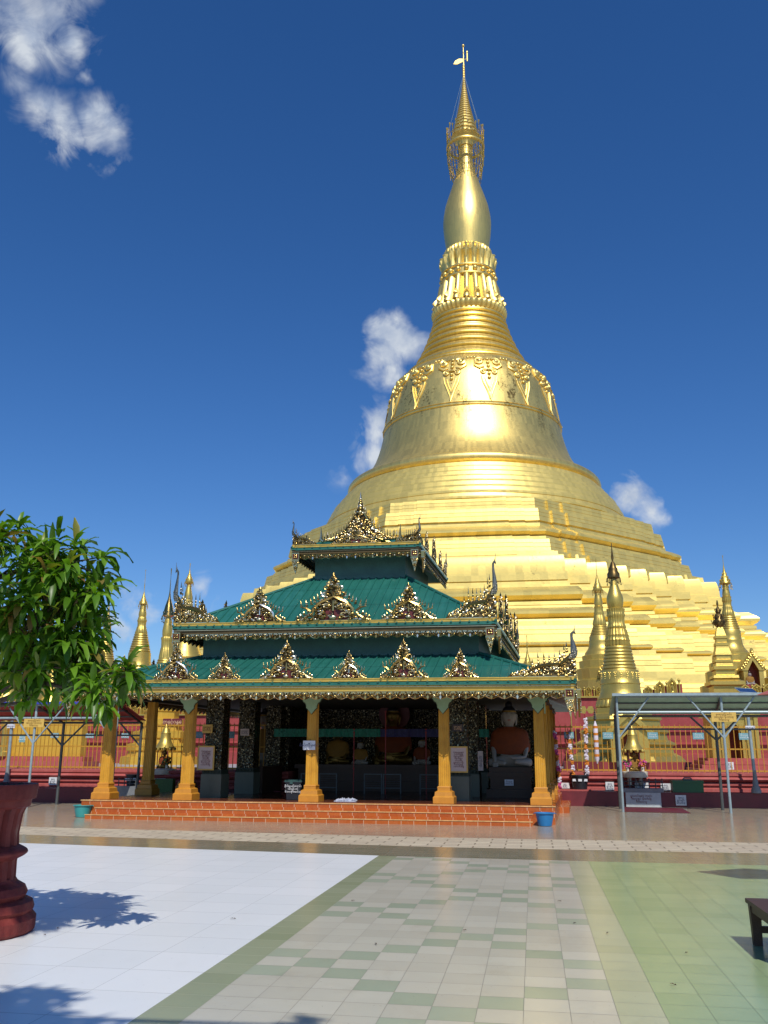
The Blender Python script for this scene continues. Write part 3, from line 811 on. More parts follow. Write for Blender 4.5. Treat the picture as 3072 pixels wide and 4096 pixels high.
s2 = small_stupa('slimmer gilded stupa with a gold umbrella, half hidden behind the tall dark topped one', 3.95, 52, [
    ('umbrella', 'gold_small', [(.02, 12.39), (.03, 12.2), (.012, 12.1), (.02, 11.46), (.10, 11.1), (.17, 10.85), (.22, 10.7), (.27, 10.57), (.216, 10.45), (.154, 10.37)], 0, 0, 20),
    ('bud', GS, [(.154, 10.4), (.16, 10.3), (.20, 10.1), (.235, 9.85), (.225, 9.7), (.21, 9.6)], 0, 0, 24),
    ('lotus_collar', GS, [(.21, 9.62), (.25, 9.58), (.23, 9.5), (.24, 9.3), (.27, 9.2), (.25, 9.14), (.29, 9.05), (.33, 8.8), (.38, 8.58), (.35, 8.5)], 18, .12, 72),
    ('ringed_cone', GS, [(.35, 8.55), ('rings', .36, 8.5, .55, 7.95, 6), (.55, 7.93)], 0, 0, 36),
    ('bell', GS, [(.55, 7.95), (.61, 7.89), (.62, 7.69), (.64, 7.66), (.64, 7.6), (.65, 7.4), (.72, 7.2), (.82, 7.06), (.88, 7.0), (.93, 6.84), (.95, 6.82)], 0, 0, 40),
    ('stepped_base', GS, [(.95, 6.84), (1.08, 6.8), (1.06, 6.55), (1.26, 6.5), (1.24, 6.12), (1.42, 6.05), (1.38, 5.5), (1.6, 5.4), (1.6, 4.4), (1.85, 4.3), (1.85, 3.9)], 0, 0, 16)])
porch(s2, 4.15, 50.2, .85, 4.2, 5.7, 6.65)
s3 = small_stupa('gilded stupa at the right with smooth rings, a white statue in the niche beside it', 11.55, 55, [
    ('umbrella', 'gold_small', [(.03, 12.97), (.012, 12.8), (.02, 12.4), (.06, 12.1), (.11, 11.88), (.22, 11.54), (.33, 11.29), (.157, 11.17)], 0, 0, 20),
    ('bud', GS, [(.157, 11.2), (.17, 11.0), (.21, 10.75), (.225, 10.6), (.211, 10.5)], 0, 0, 24),
    ('lotus_collar', GS, [(.21, 10.52), (.27, 10.48), (.24, 10.38), (.27, 10.24), (.235, 10.18), (.23, 9.95), (.27, 9.88), (.26, 9.8), (.32, 9.6), (.37, 9.42), (.34, 9.32)], 18, .12, 72),
    ('ringed_cone', GS, [(.35, 9.36), ('rings', .35, 9.34, .55, 8.56, 6), (.55, 8.55)], 0, 0, 36),
    ('bell', GS, [(.55, 8.56), (.60, 8.48), (.60, 8.2), (.62, 7.95), (.64, 7.92), (.63, 7.86), (.66, 7.66), (.74, 7.46), (.92, 7.22), (1.0, 7.16), (1.0, 7.06)], 0, 0, 44),
    ('stepped_base', GS, [(1.0, 7.06), (1.1, 7.02), (1.1, 6.7), (1.3, 6.6), (1.3, 6.2), (1.55, 6.1), (1.55, 5.4), (1.9, 5.3), (1.9, 3.9)], 0, 0, 16)])
porch(s3, 12.1, 52.6, 1.05, 4.3, 6.0, 7.0)
copy_tree(s3, (14.9, 56, 3.6), label='gilded stupa cut off by the right edge, beyond the white statue niche')
# square stepped pagoda in front of it
s4 = small_stupa('square stepped gilded pagoda with a spiky dark umbrella, left of the white statue niche', 10.0, 50, [
    ('umbrella', 'verdigris', [(.03, 9.5), (.06, 9.3), (.03, 9.2), (.113, 9.0), (.14, 8.85), (.1, 8.8), (.198, 8.7), (.2, 8.5), (.283, 8.4), (.27, 8.2), (.15, 8.05)], 0, 0, 14),
    ('square_tower', GS, [(.20, 8.05), (.35, 7.6), (.43, 7.58), (.43, 7.45), (.36, 7.43), (.36, 7.25), (.45, 7.22), (.45, 7.06), (.36, 7.03)], 0, 0, 4),
    ('fluted_collar', GS, [(.44, 7.03), (.46, 6.9), (.56, 6.66), (.58, 6.56), (.4, 6.54)], 0, 0, 4),
    ('stepped_base', GS, [(.48, 6.54), (.50, 6.36), (.64, 6.32), (.64, 6.2), (.56, 6.17), (.60, 6.02), (.80, 5.98), (.80, 5.80), (.66, 5.76), (.66, 5.56), (.86, 5.5), (.90, 5.36), (.78, 5.32), (1.0, 5.24), (1.22, 5.18), (1.22, 5.0), (.98, 4.95), (.98, 4.6), (1.25, 4.5), (1.25, 3.9)], 0, 0, 4)])
m = MB()
for z, q, r in ((8.95, .16, .1), (8.65, .26, .12), (8.35, .36, .14)):
    for i in range(11):
        a = 2*math.pi*i/11 + z; m.tube([(10 + q*.4*math.cos(a), 50 + q*.4*math.sin(a), z), (10 + q*math.cos(a), 50 + q*math.sin(a), z - .05), (10 + q*1.1*math.cos(a), 50 + q*1.1*math.sin(a), z + .1)], .018, 4)
m.build('umbrella_fringe', 'verdigris', s4)
LEFTSEG = lambda zo: [
    ('umbrella', 'gold_small', [(.03, 13.71), (.012, 13.6), (.014, 12.81), (.03, 12.6), (.014, 12.22), (.06, 12.0), (.113, 11.79), (.2, 11.52), (.27, 11.4), (.28, 11.3), (.172, 11.23)], 0, 0, 20),
    ('bud', GS, [(.16, 11.25), (.19, 11.0), (.235, 10.8), (.265, 10.62), (.25, 10.45), (.234, 10.38)], 0, 0, 24),
    ('lotus_collar', GS, [(.234, 10.42), (.27, 10.36), (.27, 10.28), (.32, 10.16), (.28, 10.06), (.275, 9.78), (.30, 9.74), (.34, 9.55), (.41, 9.33), (.38, 9.25)], 18, .1, 72),
    ('ringed_cone', GS, [(.39, 9.3), ('rings', .40, 9.28, .69, 8.03, 8), (.69, 8.0)], 0, 0, 36),
    ('bell', GS, [(.69, 8.02), (.74, 7.98), (.75, 7.8), (.77, 7.4), (.84, 7.1), (1.0, 6.75), (1.15, 6.55), (1.18, 6.4)], 0, 0, 40),
    ('stepped_base', GS, [(1.2, 6.4), (1.35, 6.3), (1.35, 5.6), (1.8, 5.5), (1.8, 4.6), (2.3, 4.5), (2.3, 3.9)], 0, 0, 16)]
s5 = small_stupa('gilded stupa with a thin needle against the sky, right beside the mango tree', -26.1, 58, LEFTSEG(0))
s6 = small_stupa('gilded stupa whose umbrella rises behind the middle roof corner ornament', -22.1, 56, [
    ('umbrella', 'gold_small', [(.03, 13.65), (.017, 13.29), (.065, 12.95), (.173, 12.66), (.259, 12.41), (.216, 12.28), (.13, 12.2)], 0, 0, 20),
    ('bud', GS, [(.13, 12.2), (.17, 11.95), (.237, 11.62), (.26, 11.35), (.245, 11.2)], 0, 0, 24),
    ('lotus_collar', GS, [(.25, 11.2), (.27, 11.1), (.28, 10.6), (.34, 9.97), (.38, 9.56)], 18, .1, 72),
    ('ringed_cone', GS, [(.38, 9.56), ('rings', .4, 9.5, .76, 8.43, 6), (.76, 8.4)], 0, 0, 36),
    ('bell', GS, [(.76, 8.42), (.85, 8.35), (.9, 8.0), (1.05, 7.7), (1.2, 7.4)], 0, 0, 40),
    ('stepped_base', GS, [(1.2, 7.4), (1.5, 7.2), (1.5, 6.4), (2.0, 6.2), (2.0, 3.9)], 0, 0, 16)])
s7 = small_stupa('gilded stupa with a lacy umbrella on a broad yellow stepped base, near the roof corner', -18.38, 44, [
    ('umbrella', 'filigree', [(.03, 10.82), (.011, 10.37), (.028, 9.58), (.071, 9.24), (.195, 8.83), (.265, 8.5), (.3, 8.33), (.141, 8.23)], 0, 0, 20),
    ('bud', GS, [(.14, 8.23), (.19, 7.99), (.253, 7.56), (.245, 7.35), (.225, 7.22)], 0, 0, 24),
    ('lotus_collar', GS, [(.24, 7.24), (.29, 7.18), (.26, 7.05), (.25, 6.7), (.275, 6.64), (.33, 6.25), (.34, 6.15)], 18, .12, 72),
    ('ringed_cone', GS, [(.34, 6.17), ('rings', .36, 6.1, .55, 5.4, 6), (.55, 5.4)], 0, 0, 36),
    ('bell', GS, [(.55, 5.4), (.62, 5.3), (.64, 4.9), (.8, 4.5), (.9, 4.3)], 0, 0, 40),
    ('stepped_base', 'gold_wall', [(.9, 4.3), (.92, 3.5), (.85, 3.45), (.85, 3.15), (1.1, 3.1), (1.1, 2.8), (1.0, 2.75), (1.05, 2.55), (1.35, 2.5), (1.35, 2.2), (1.25, 2.15), (1.3, 1.95), (1.6, 1.9), (1.6, 1.6), (1.5, 1.55), (1.55, 1.35), (1.85, 1.3), (1.9, .9)], 0, 0, 8)])
s9 = small_stupa('tiny gold umbrella spire peeping between the pavilion side and the slim stupa', -.12, 46, [
    ('umbrella', 'gold_small', [(.02, 7.3), (.012, 7.05), (.035, 6.65), (.015, 6.6), (.06, 6.35), (.15, 6.0), (.22, 5.82), (.2, 5.75), (.1, 5.7)], 0, 0, 18),
    ('bud', GS, [(.1, 5.7), (.14, 5.4), (.19, 5.1), (.16, 4.8)], 0, 0, 24),
    ('ringed_cone', GS, [(.16, 4.8), ('rings', .2, 4.7, .5, 3.7, 6), (.8, 3.0), (1.0, 2.7)], 0, 0, 30)])
small4 = [
    ('bud', GS, [(.03, 9.95), (.086, 9.35), (.181, 8.99), (.228, 8.63), (.225, 8.45), (.22, 8.42)], 0, 0, 24),
    ('ringed_cone', GS, [(.22, 8.42), (.25, 8.4), (.22, 8.25), ('rings', .23, 8.2, .52, 6.75, 11), (.54, 6.73)], 0, 0, 36),
    ('bell', GS, [(.54, 6.74), (.58, 6.69), (.6, 6.4), (.64, 6.2), (.72, 5.8), (.95, 5.3), (1.0, 5.2)], 0, 0, 40),
    ('stepped_base', GS, [(1.0, 5.2), (1.3, 5.1), (1.3, 4.6), (1.7, 4.5), (1.7, 3.9)], 0, 0, 16)]
s8 = small_stupa('small gilded stupa with a bare bullet shaped tip behind the mango leaves', -24.65, 50, small4)
copy_tree(s8, (-30.6, 50, 3.1), label='small gilded stupa at the left edge, glimpsed low between mango branches')
copy_tree(s8, (-28.9, 52, 3.0), label='small gilded stupa glimpsed through the leaves, second from the left edge')

# ------------------------------------------------------------------ the green roofed pavilion
SH = .05
def shx(x, y, z=0.0): return (x + SH*(y - 22) if y > 22 else x, y, z)
pav = thing('pavilion', 'open prayer pavilion with three tiers of green metal roof and glittering gilt crests', 'pavilion', (-5.35, 27, 0))
def pb(m, name, mat, parent=None, smooth=35): return m.xf(lambda x, y, z: shx(x, y, z)).build(name, mat, parent or pav, smooth)
m = MB()
m.box(-11.14, 22.0, 0, .44, 34.5, .40)
m.box(-10.62, 21.7, 0, -.075, 22.0, .245); m.box(-10.72, 21.4, 0, -.082, 21.7, .10)
m.box(.44, 26.2, 0, .70, 33, .16)
pb(m, 'tiled_plinth', 'step_tile', None, 0)
m = MB()
m.box(-11.16, 21.985, .385, .46, 22.06, .408); m.box(-10.635, 21.685, .232, -.06, 21.76, .25); m.box(-10.735, 21.388, .087, -.07, 21.46, .105)
pb(m, 'step_edging', 'step_edge', None, 0)
m = MB(); m.box(-11.0, 22.4, .402, .3, 34.3, .41); pb(m, 'floor', 'inner_floor', None, 0)

def pillar_parts(x, y):
    m = MB(); n = 4
    def ring(h, z): return [(x-h, y-h, z), (x+h, y-h, z), (x+h, y+h, z), (x-h, y+h, z)]
    m.rings([ring(.248, .408), ring(.248, .55), ring(.235, .565), ring(.215, .58), ring(.205, .67), ring(.17, .69), ring(.15, .70), ring(.15, .765), ring(.158, .775), ring(.14, .80)])
    base = m
    f = MB(); pr = []                               # fluted square shaft
    k = 5
    side = []
    for i in range(k):
        a = -.125 + .25*i/k; w = .25/k
        side += [(a + w*.12, 0), (a + w*.3, .013), (a + w*.7, .013), (a + w*.88, 0)]
    out = []
    for r in range(4):
        c, s = round(math.cos(r*math.pi/2)), round(math.sin(r*math.pi/2))
        for t, d in side:
            px, py = t, -.125 + d
            out.append((c*px - s*py, s*px + c*py))
    f.rings([[(x + px*q, y + py*q, z) for px, py in out] for z, q in ((.79, 1.03), (.86, 1.0), (3.1, .88))])
    return base, f
BR = [(-.30, 2.98), (-.29, 2.89), (-.24, 2.86), (-.21, 2.80), (-.155, 2.76), (-.13, 2.69), (-.135, 2.65), (-.10, 2.62), (-.05, 2.56), (0, 2.50)]
BR = BR + [(-a, b) for a, b in BR[-2::-1]]
bx = lambda q, s=1.0: [(a*s, b) for a, b in q]
PILX = [-10.85, -8.68, -5.46, -2.17, .12]
for i, (x, y) in enumerate([(px, 22.6) for px in PILX] + [(xx, yy) for yy in (24.95, 27.6, 30.4, 33.3) for xx in (-10.85, .12)]):
    b, f = pillar_parts(x, y)
    p = pb(f, 'pillar', 'pillar', None, 20)
    o = b.xf(lambda x, y, z: shx(x, y, z)).build('pillar_base', 'pillar_base', pav, 20); o.parent = p
    if y < 23:
        br = MB(); br.prism([(x + a, z) for a, z in BR], y - .175, y - .145, 0)
        br.prism([(x + a*1.1, z - .014) for a, z in BR], y - .143, y - .135, 1)
        if x > 0 and y < 23 or x < -10:           # bracket towards the side eave as well
            q = len(br.v)
            br.prism([(a, z) for a, z in BR], -.03, 0, 0)
            br.v[q:] = [(x + (.175 if x > 0 else -.175) + b_, y + a_, z_) for a_, b_, z_ in br.v[q:]]
        o = br.xf(lambda x, y, z: shx(x, y, z)).build('bracket', ['bracket', 'dark_edge'], pav, 0); o.parent = p

def roof_tier(x0, x1, y0, y1, ze, wx0, wx1, wy0, wy1, zw, name, rib=.235):
    e = [(x0, y0), (x1, y0), (x1, y1), (x0, y1)]; w = [(wx0, wy0), (wx1, wy0), (wx1, wy1), (wx0, wy1)]
    m = MB()
    for dz in (0, -.05):
        pass
    vs = [(x, y, ze) for x, y in e] + [(x, y, zw) for x, y in w] + [(x, y, ze - .06) for x, y in e]
    fs = [(0, 1, 5, 4), (1, 2, 6, 5), (2, 3, 7, 6), (3, 0, 4, 7), (0, 8, 9, 1), (1, 9, 10, 2), (2, 10, 11, 3), (3, 11, 8, 0)]
    m.add(vs, fs)
    def ribs(a0, a1, b0, b1):          # eave edge a0-a1, top edge b0-b1 (3d points)
        a0, a1, b0, b1 = map(Vector, (a0, a1, b0, b1)); L = (a1 - a0).length; d = (a1 - a0)/L
        run = ((b0 + b1)/2 - (a0 + a1)/2); run -= d*run.dot(d)
        nrm = d.cross(run).normalized()
        s0 = (b0 - a0).dot(d); s1 = L - (b1 - a0).dot(d); n = int(L/rib)
        for i in range(1, n + 1):
            s = rib*(i - .5) + (L - n*rib)/2
            f = min(1, s/s0 if s0 > 0 else 1, (L - s)/s1 if s1 > 0 else 1)
            p = a0 + d*s; q = p + run*f
            w = .028
            A = [p - d*w - run.normalized()*.02, p + d*w - run.normalized()*.02, q + d*w, q - d*w]
            m.rings([[v + nrm*.002 for v in A], [v + nrm*.03 + (d*w*.45 if k in (0, 3) else -d*w*.45) for k, v in enumerate(A)]])
    z = lambda p, h: (p[0], p[1], h)
    for i in range(4):
        j = (i + 1) % 4
        ribs(z(e[i], ze), z(e[j], ze), z(w[i], zw), z(w[j], zw))
        m.tube([z(e[i], ze + .02), z(w[i], zw + .02)], .045, 6)
    r = pb(m, name, 'roof_green', None, 20)
    s = MB()
    def sheetz(p, q, hp, hq):
        s.add([z(p[0], hp), z(p[1], hp), z(q[1], hq), z(q[0], hq)], [(3, 2, 1, 0)])
    for i in range(4):
        j = (i + 1) % 4
        sheetz((e[i], e[j]), (w[i], w[j]), ze - .10, zw - .12)
    s.xf(lambda x, y, z: shx(x, y, z)); o = s.build('soffit', 'soffit', pav, 0); o.parent = r
    return r
# tier 1, 2, 3 : eave rectangle, wall rectangle
T1 = (-11.45, 1.02, 21.3, 35.4); W1 = (-8.96, -1.40, 23.8, 32.6)
T2 = (-9.52, -.86, 23.0, 32.2); W2 = (-6.50, -3.75, 26.0, 30.2)
T3 = (-7.03, -3.18, 25.3, 30.9); W3 = (-5.75, -4.4, 26.9, 29.6)
def ring4(m, r, z0, z1, th=.0):
    x0, x1, y0, y1 = r
    m.rings([[(x0, y0, z0), (x1, y0, z0), (x1, y1, z0), (x0, y1, z0)], [(x0, y0, z1), (x1, y0, z1), (x1, y1, z1), (x0, y1, z1)]], False)
m = MB(); ring4(m, W1, 3.9, 4.75); pb(m, 'clerestory_wall', 'wall_green', None, 0)
m = MB(); ring4(m, W2, 6.4, 7.4); pb(m, 'clerestory_wall', 'wall_green', None, 0)
m = MB(); ring4(m, (W1[0]-.04, W1[1]+.04, W1[2]-.04, W1[3]+.04), 4.02, 4.12); pb(m, 'wall_flashing', 'wall_green', None, 0)
m = MB(); ring4(m, (W2[0]-.05, W2[1]+.05, W2[2]-.05, W2[3]+.05), 6.5, 6.68); pb(m, 'wall_flashing', 'wall_green', None, 0)
roof_tier(*T1, 3.17, *W1, 4.08, 'lower_roof')
roof_tier(*T2, 4.80, *W2, 6.60, 'middle_roof')
roof_tier(*T3, 7.40, *W3, 8.0, 'upper_roof')

# ---- eaves: crest rail, moulding, fringe
def spiral(cx, cz, r, a0, turns, n=14, k=.8):
    return [(cx + r*(1-k*i/n)*math.cos(a0 + 2*math.pi*turns*i/n), 0, cz + r*(1-k*i/n)*math.sin(a0 + 2*math.pi*turns*i/n)) for i in range(n+1)]
def fringe_unit(w, h):
    m = MB()
    for s in (-1, 1):
        m.tube([(s*x, -.012, z) for x, _, z in spiral(w*.2, -h*.40, w*.17, R(100), -1.0)], w*.045, 4)
        m.tube([(s*w*.5, -.005, -h*.45), (s*w*.42, -.01, -h*.72), (s*w*.2, -.012, -h*.92), (0, -.012, -h*.97)], w*.04, 4)
        m.ball((s*w*.19, -.03, -h*.42), w*.07, 5, 4); m.ball((s*w*.36, -.03, -h*.62), w*.05, 5, 4)
        m.ball((s*w*.5, -.02, -h*.25), w*.06, 5, 4)
    m.prism([(-w*.1, -h*.78), (0, -h*1.12), (w*.1, -h*.78), (0, -h*.5)], -.035, -.01)
    m.ball((0, -.03, -h*.35), w*.08, 6, 4, sc=(.8, .8, 1.3)); m.ball((w*.5, -.03, -h*.66), w*.08, 5, 4, sc=(.7, .6, 1.5))
    return m
def eave(x0, x1, y0, y1, ze, h1, h2, unit, gold):
    """crest rail above the roof edge, moulding and hanging fringe below it, on three sides"""
    sides = [((x0, y0), (x1, y0)), ((x1, y0), (x1, y1)), ((x0, y1), (x0, y0))]
    for (ax, ay), (bx_, by) in sides:
        a, b = Vector((ax, ay, 0)), Vector((bx_, by, 0)); L = (b - a).length; d = (b - a)/L; o = Vector((d.y, -d.x, 0))
        def loc(m, z, push):
            return m.xf(lambda u, v, w: tuple(a + d*u - o*(v + push) + Vector((0, 0, z + w))))
        r = MB(); r.box(0, -.02, 0, L, .035, .055); r.box(0, -.035, .055, L, .05, .075)
        pb(loc(r, ze + .035, .06), 'crest_rail', 'gold_trim', None, 0)
        r = MB(); r.box(.02, -.02, -h1 - .03, L - .02, .05, -.06); r.box(0, -.04, -h1 - .06, L, .05, -h1 - .03); r.box(0, -.045, -.085, L, .05, -.06)
        f = pb(loc(r, ze + .018, .075), 'eave_moulding', 'gold_trim' if gold else 'bronze', None, 0)
        n = round(L/unit); u = L/n; fl = MB(); fr = MB(); U = fringe_unit(u, h2)
        for i in range(n):
            c = u*(i + .5)
            for q in (-.3, 0, .3):
                fl.ball((c + q*u, -.024, -h1*.55 + (.02 if q else 0)), .024, 5, 4, sc=(1.4, .7, 1)); fl.ball((c + q*u + .03, -.026, -h1*.55 - .03), .014, 4, 3)
            fr.add([(x + c, y, z) for x, y, z in U.v], U.f)
        fr.box(0, .0, -h2*.35, L, .015, 0)
        pb(loc(fl, ze + .018, .075), 'floret_row', 'filigree', None, 50).parent = f
        for o_ in f.children: pass
        g_ = MB(); 
        pts = []
        for i in range(n):
            pts += [(u*i, -h2*.5), (u*(i+.25), -h2*.82), (u*(i+.5), -h2*.98), (u*(i+.75), -h2*.82)]
        pts = [(0, 0)] + pts + [(L, -h2*.5), (L, 0)]
        for i in range(n):
            g_.add([(u*i, .01, 0), (u*(i+1), .01, 0), (u*(i+1), .01, -h2*.5), (u*(i+.75), .01, -h2*.82), (u*(i+.5), .01, -h2*.98), (u*(i+.25), .01, -h2*.82), (u*i, .01, -h2*.5)], [tuple(range(7))])
        fo = pb(loc(fr, ze - .045 - h1, .085), 'hanging_fringe', 'filigree', None, 50)
        go = loc(g_, ze - .045 - h1, .09).xf(lambda x, y, z: shx(x, y, z)).build('fringe_board', 'bronze', pav, 0); go.parent = fo
eave(*T1, 3.17, .15, .18, .30, True)
eave(*T2, 4.80, .14, .16, .27, False)
eave(*T3, 7.40, .13, .15, .25, False)

# ---- crests
def rnd(a, b): return random.uniform(a, b)
def crest_width(t):
    K = [(0, 1.0), (.05, .80), (.12, .64), (.2, .56), (.32, .48), (.42, .40), (.47, .26), (.6, .22), (.75, .17), (.88, .09), (1, .01)]
    for (a, u), (b, v) in zip(K, K[1:]):
        if a <= t <= b: return (u + (v-u)*(t-a)/(b-a))/2
    return 0
def spike(m, x, z, h, w, lean=0.0):
    for q, r in ((.12, 1.0), (.38, .78), (.6, .55)):
        m.ball((x + lean*q*h, -.01, z + q*h), w*r, 5, 4, sc=(1, .7, 1.1))
    m.tube([(x + lean*.6*h, -.01, z + .6*h), (x + lean*h, -.01, z + h)], [w*.5, w*.06], 5)
def make_crest(seed=1):
    """unit crest: 1 wide, 1 high, standing on z=0 facing -Y"""
    rs = random.Random(seed); m = MB(); T = .017
    for s in (-1, 1):
        f = lambda pts, r, y=-.02: m.tube([(s*x, y, z) for x, z in pts], r, 5)
        sp = lambda cx, cz, r, a0, tn, w, y=-.02: m.tube([(s*x, y, z) for x, _, z in spiral(cx, cz, r, a0, tn)], w, 5)
        sp(.15, .135, .105, R(120), -1.25, T*1.15); sp(.30, .085, .07, R(100), -1.2, T); sp(.40, .05, .042, R(100), -1.1, T*.8)
        sp(.085, .325, .062, R(200), 1.2, T); sp(.19, .285, .055, R(60), -1.2, T)
        sp(.10, .56, .065, R(230), 1.25, T); sp(.085, .70, .05, R(230), 1.2, T*.9); sp(.045, .81, .036, R(230), 1.1, T*.8)
        f([(.27, .12), (.26, .24), (.17, .38), (.06, .46), (0, .50)], [.012, .026, .030, .034, .02], -.045)
        f([(.30, .20), (.36, .27), (.42, .29)], [.02, .022, .012]); f([(.5, .015), (.42, .03), (.36, .09), (.31, .17)], [.012, .018, .02, .012])
        f([(0, .50), (.03, .62), (.02, .78), (.035, .86)], T)
        for x, z, h in ((.29, .34, .13), (.35, .30, .14), (.42, .28, .15), (.335, .19, .08), (.385, .13, .07), (.43, .09, .06), (.47, .06, .05), (.155, .50, .12), (.20, .44, .13), (.245, .39, .12)):
            spike(m, s*x, z, h*1.08, .022, s*.12)
        for k in range(120):
            t = rs.random()**1.35*.92; x = crest_width(t)*.95*math.sqrt(rs.random())
            q = rs.uniform(.011, .028)
            m.ball((s*x, -.035 - rs.random()*.02, t*.97 + .012), q, 5, 4, sc=(rs.uniform(.8, 1.5), .8, rs.uniform(.8, 1.4)))
    m.ball((0, -.05, .07), .05, 8, 6, sc=(1.1, .7, 1)); m.tube([(0, -.05, .1), (0, -.045, .16)], [.035, .004], 6)
    m.tube([(0, -.03, .2), (0, -.03, .42)], [.02, .008], 5)
    m.ball((0, -.03, .93), .032, 8, 6, sc=(1, .7, 1.5)); m.tube([(0, -.03, .96), (0, -.03, 1.02)], [.015, .002], 5)
    m.box(-.5, -.02, 0, .5, .012, .016)
    b = MB(); side = lambda ts, q: [(crest_width(t)*q, t*.97) for t in ts]
    pts = side((.012, .05, .11, .2, .32, .42, .47, .6, .75, .88), .80)
    b.prism(pts + [(-x, z) for x, z in pts[::-1]], .012, .022, 0)
    pts = side((.012, .04, .09, .16, .24), .5)
    b.prism(pts + [(-x, z) for x, z in pts[::-1]], .0, .012, 1)
    return m.mesh('crest', 'filigree', 50), b.mesh('backing_panel', ['bronze', 'red_back'], 0)
CR = [make_crest(s) for s in (1, 5, 9)]
def crest(x, y, z, w, h, rz=0.0, kind=0):
    p = shx(x, y, z)
    o = put('crest', CR[kind % 3][0], pav, p, rz, (w*1.16, 1.3*min(w, h), h))
    sub('backing_panel', CR[kind % 3][1], o)
    return o
def make_corner(sx):
    """unit corner ornament: post at x=0, tail running to -x*sx; 1 wide, 1 high"""
    m = MB(); T = .02
    P = lambda x, z, y=-.02: (sx*x, y, z)
    def sp(cx, cz, r, a0, tn, w): m.tube([(sx*x, -.02, z) for x, _, z in spiral(cx, cz, r, a0, tn, 16)], w, 5)
    sp(-.17, .13, .12, R(60), 1.3, .022); sp(-.42, .10, .085, R(60), 1.2, .018); sp(-.62, .06, .05, R(60), 1.1, .014); sp(-.16, .33, .075, R(0), 1.2, .016)
    m.tube([P(-1, .015), P(-.8, .05), (sx*-.66, -.04, .12), (sx*-.52, -.05, .21), (sx*-.36, -.05, .24), (sx*-.2, -.05, .25), (sx*-.1, -.04, .33), (sx*-.03, -.03, .45)], [.012, .02, .024, .034, .036, .032, .028, .02], 6)
    for x, z, h in ((-.93, .04, .05), (-.85, .055, .06), (-.77, .08, .08), (-.69, .13, .10), (-.62, .18, .14), (-.53, .24, .20), (-.44, .27, .16), (-.36, .27, .15), (-.28, .28, .16), (-.2, .31, .17), (-.13, .38, .20), (-.09, .47, .17)):
        spike(m, sx*x, z, h*1.25, .027, 0)
    rs = random.Random(3)
    for k in range(190):
        x = -rs.random()**1.2*.97; zt = .04 + .47*max(.05, 1 + x)**1.25
        m.ball((sx*x, -.04, rs.random()*zt + .015), rs.uniform(.011, .026), 5, 4, sc=(1.2, .8, 1))
    m.box(min(sx*-1, 0), -.02, 0, max(sx*-1, 0), .012, .016)
    for z in (.02, .09, .16, .23, .3): m.ball((sx*.015, -.02, z), .034, 6, 4)
    b = MB()
    pts = [(-.9, .01), (0, .01), (0, .46), (-.06, .40), (-.16, .28), (-.45, .22), (-.7, .08)]
    if sx < 0: pts = [(-x, z) for x, z in pts][::-1]
    b.prism(pts, 0, .014)
    f = MB()                                          # flame shaped silver blade ending in a bird head with a needle
    f.tube([P(.01, .36, -.03), P(.02, .43, -.03), P(.02, .50, -.03), P(.01, .62, -.03), P(-.005, .74, -.03), P(-.008, .80, -.03)], [.03, .052, .054, .038, .024, .02], 8, flat=.6)
    for k in range(14): f.ball(P(rs.uniform(-.05, .07), rs.uniform(.38, .56), -.06), rs.uniform(.012, .022), 5, 4)
    f.tube([P(-.008, .79, -.03), P(-.004, .84, -.03), P(.018, .868, -.03), P(.042, .855, -.03), P(.055, .825, -.03)], [.022, .022, .024, .018, .003], 6)
    f.tube([P(.04, .86, -.03), P(.05, 1.0, -.03)], [.010, .003], 5); f.tube([P(.03, .88, -.03), P(.02, .93, -.03)], [.012, .002], 5)
    return m.mesh('corner_ornament', 'filigree', 50), b.mesh('backing_panel', 'bronze', 0), f.mesh('bird_finial', 'silver', 50)
CO = {1: make_corner(1), -1: make_corner(-1)}
def corner(x, y, z, w, h, sx, rz=0.0):
    p = shx(x, y, z); o = put('corner_ornament', CO[sx][0], pav, p, rz, (w, .9, h))
    sub('backing_panel', CO[sx][1], o); sub('bird_finial', CO[sx][2], o)
zc = 3.28
yf = T1[2] + .06
for i, (x, w, h) in enumerate([(-10.0, .66, .62), (-8.62, 1.0, .88), (-7.38, .72, .64), (-5.82, 1.15, .92), (-4.28, .74, .66), (-2.96, 1.0, .93), (-1.62, .72, .68)]):
    crest(x, yf, zc, w, h, 0, i)
corner(T1[1] - .04, yf, zc, 1.5, 1.17, 1); corner(T1[0] + .04, yf, zc, 1.35, 1.17, -1)
yf = T2[2] + .06
for i, (x, w, h) in enumerate([(-7.12, 1.25, .93), (-5.12, 1.75, 1.26), (-3.12, 1.25, .95)]): crest(x, yf, 4.91, w, h, 0, i + 1)
corner(T2[1] - .04, yf, 4.91, 1.25, 1.68, 1); corner(T2[0] + .04, yf, 4.91, 1.25, 1.68, -1)
yf = T3[2] + .06
corner(T3[1] - .04, yf, 7.51, .72, .80, 1); corner(T3[0] + .04, yf, 7.51, .72, .80, -1)
crest(-5.1, yf, 7.51, 1.3, .5, 0, 2)
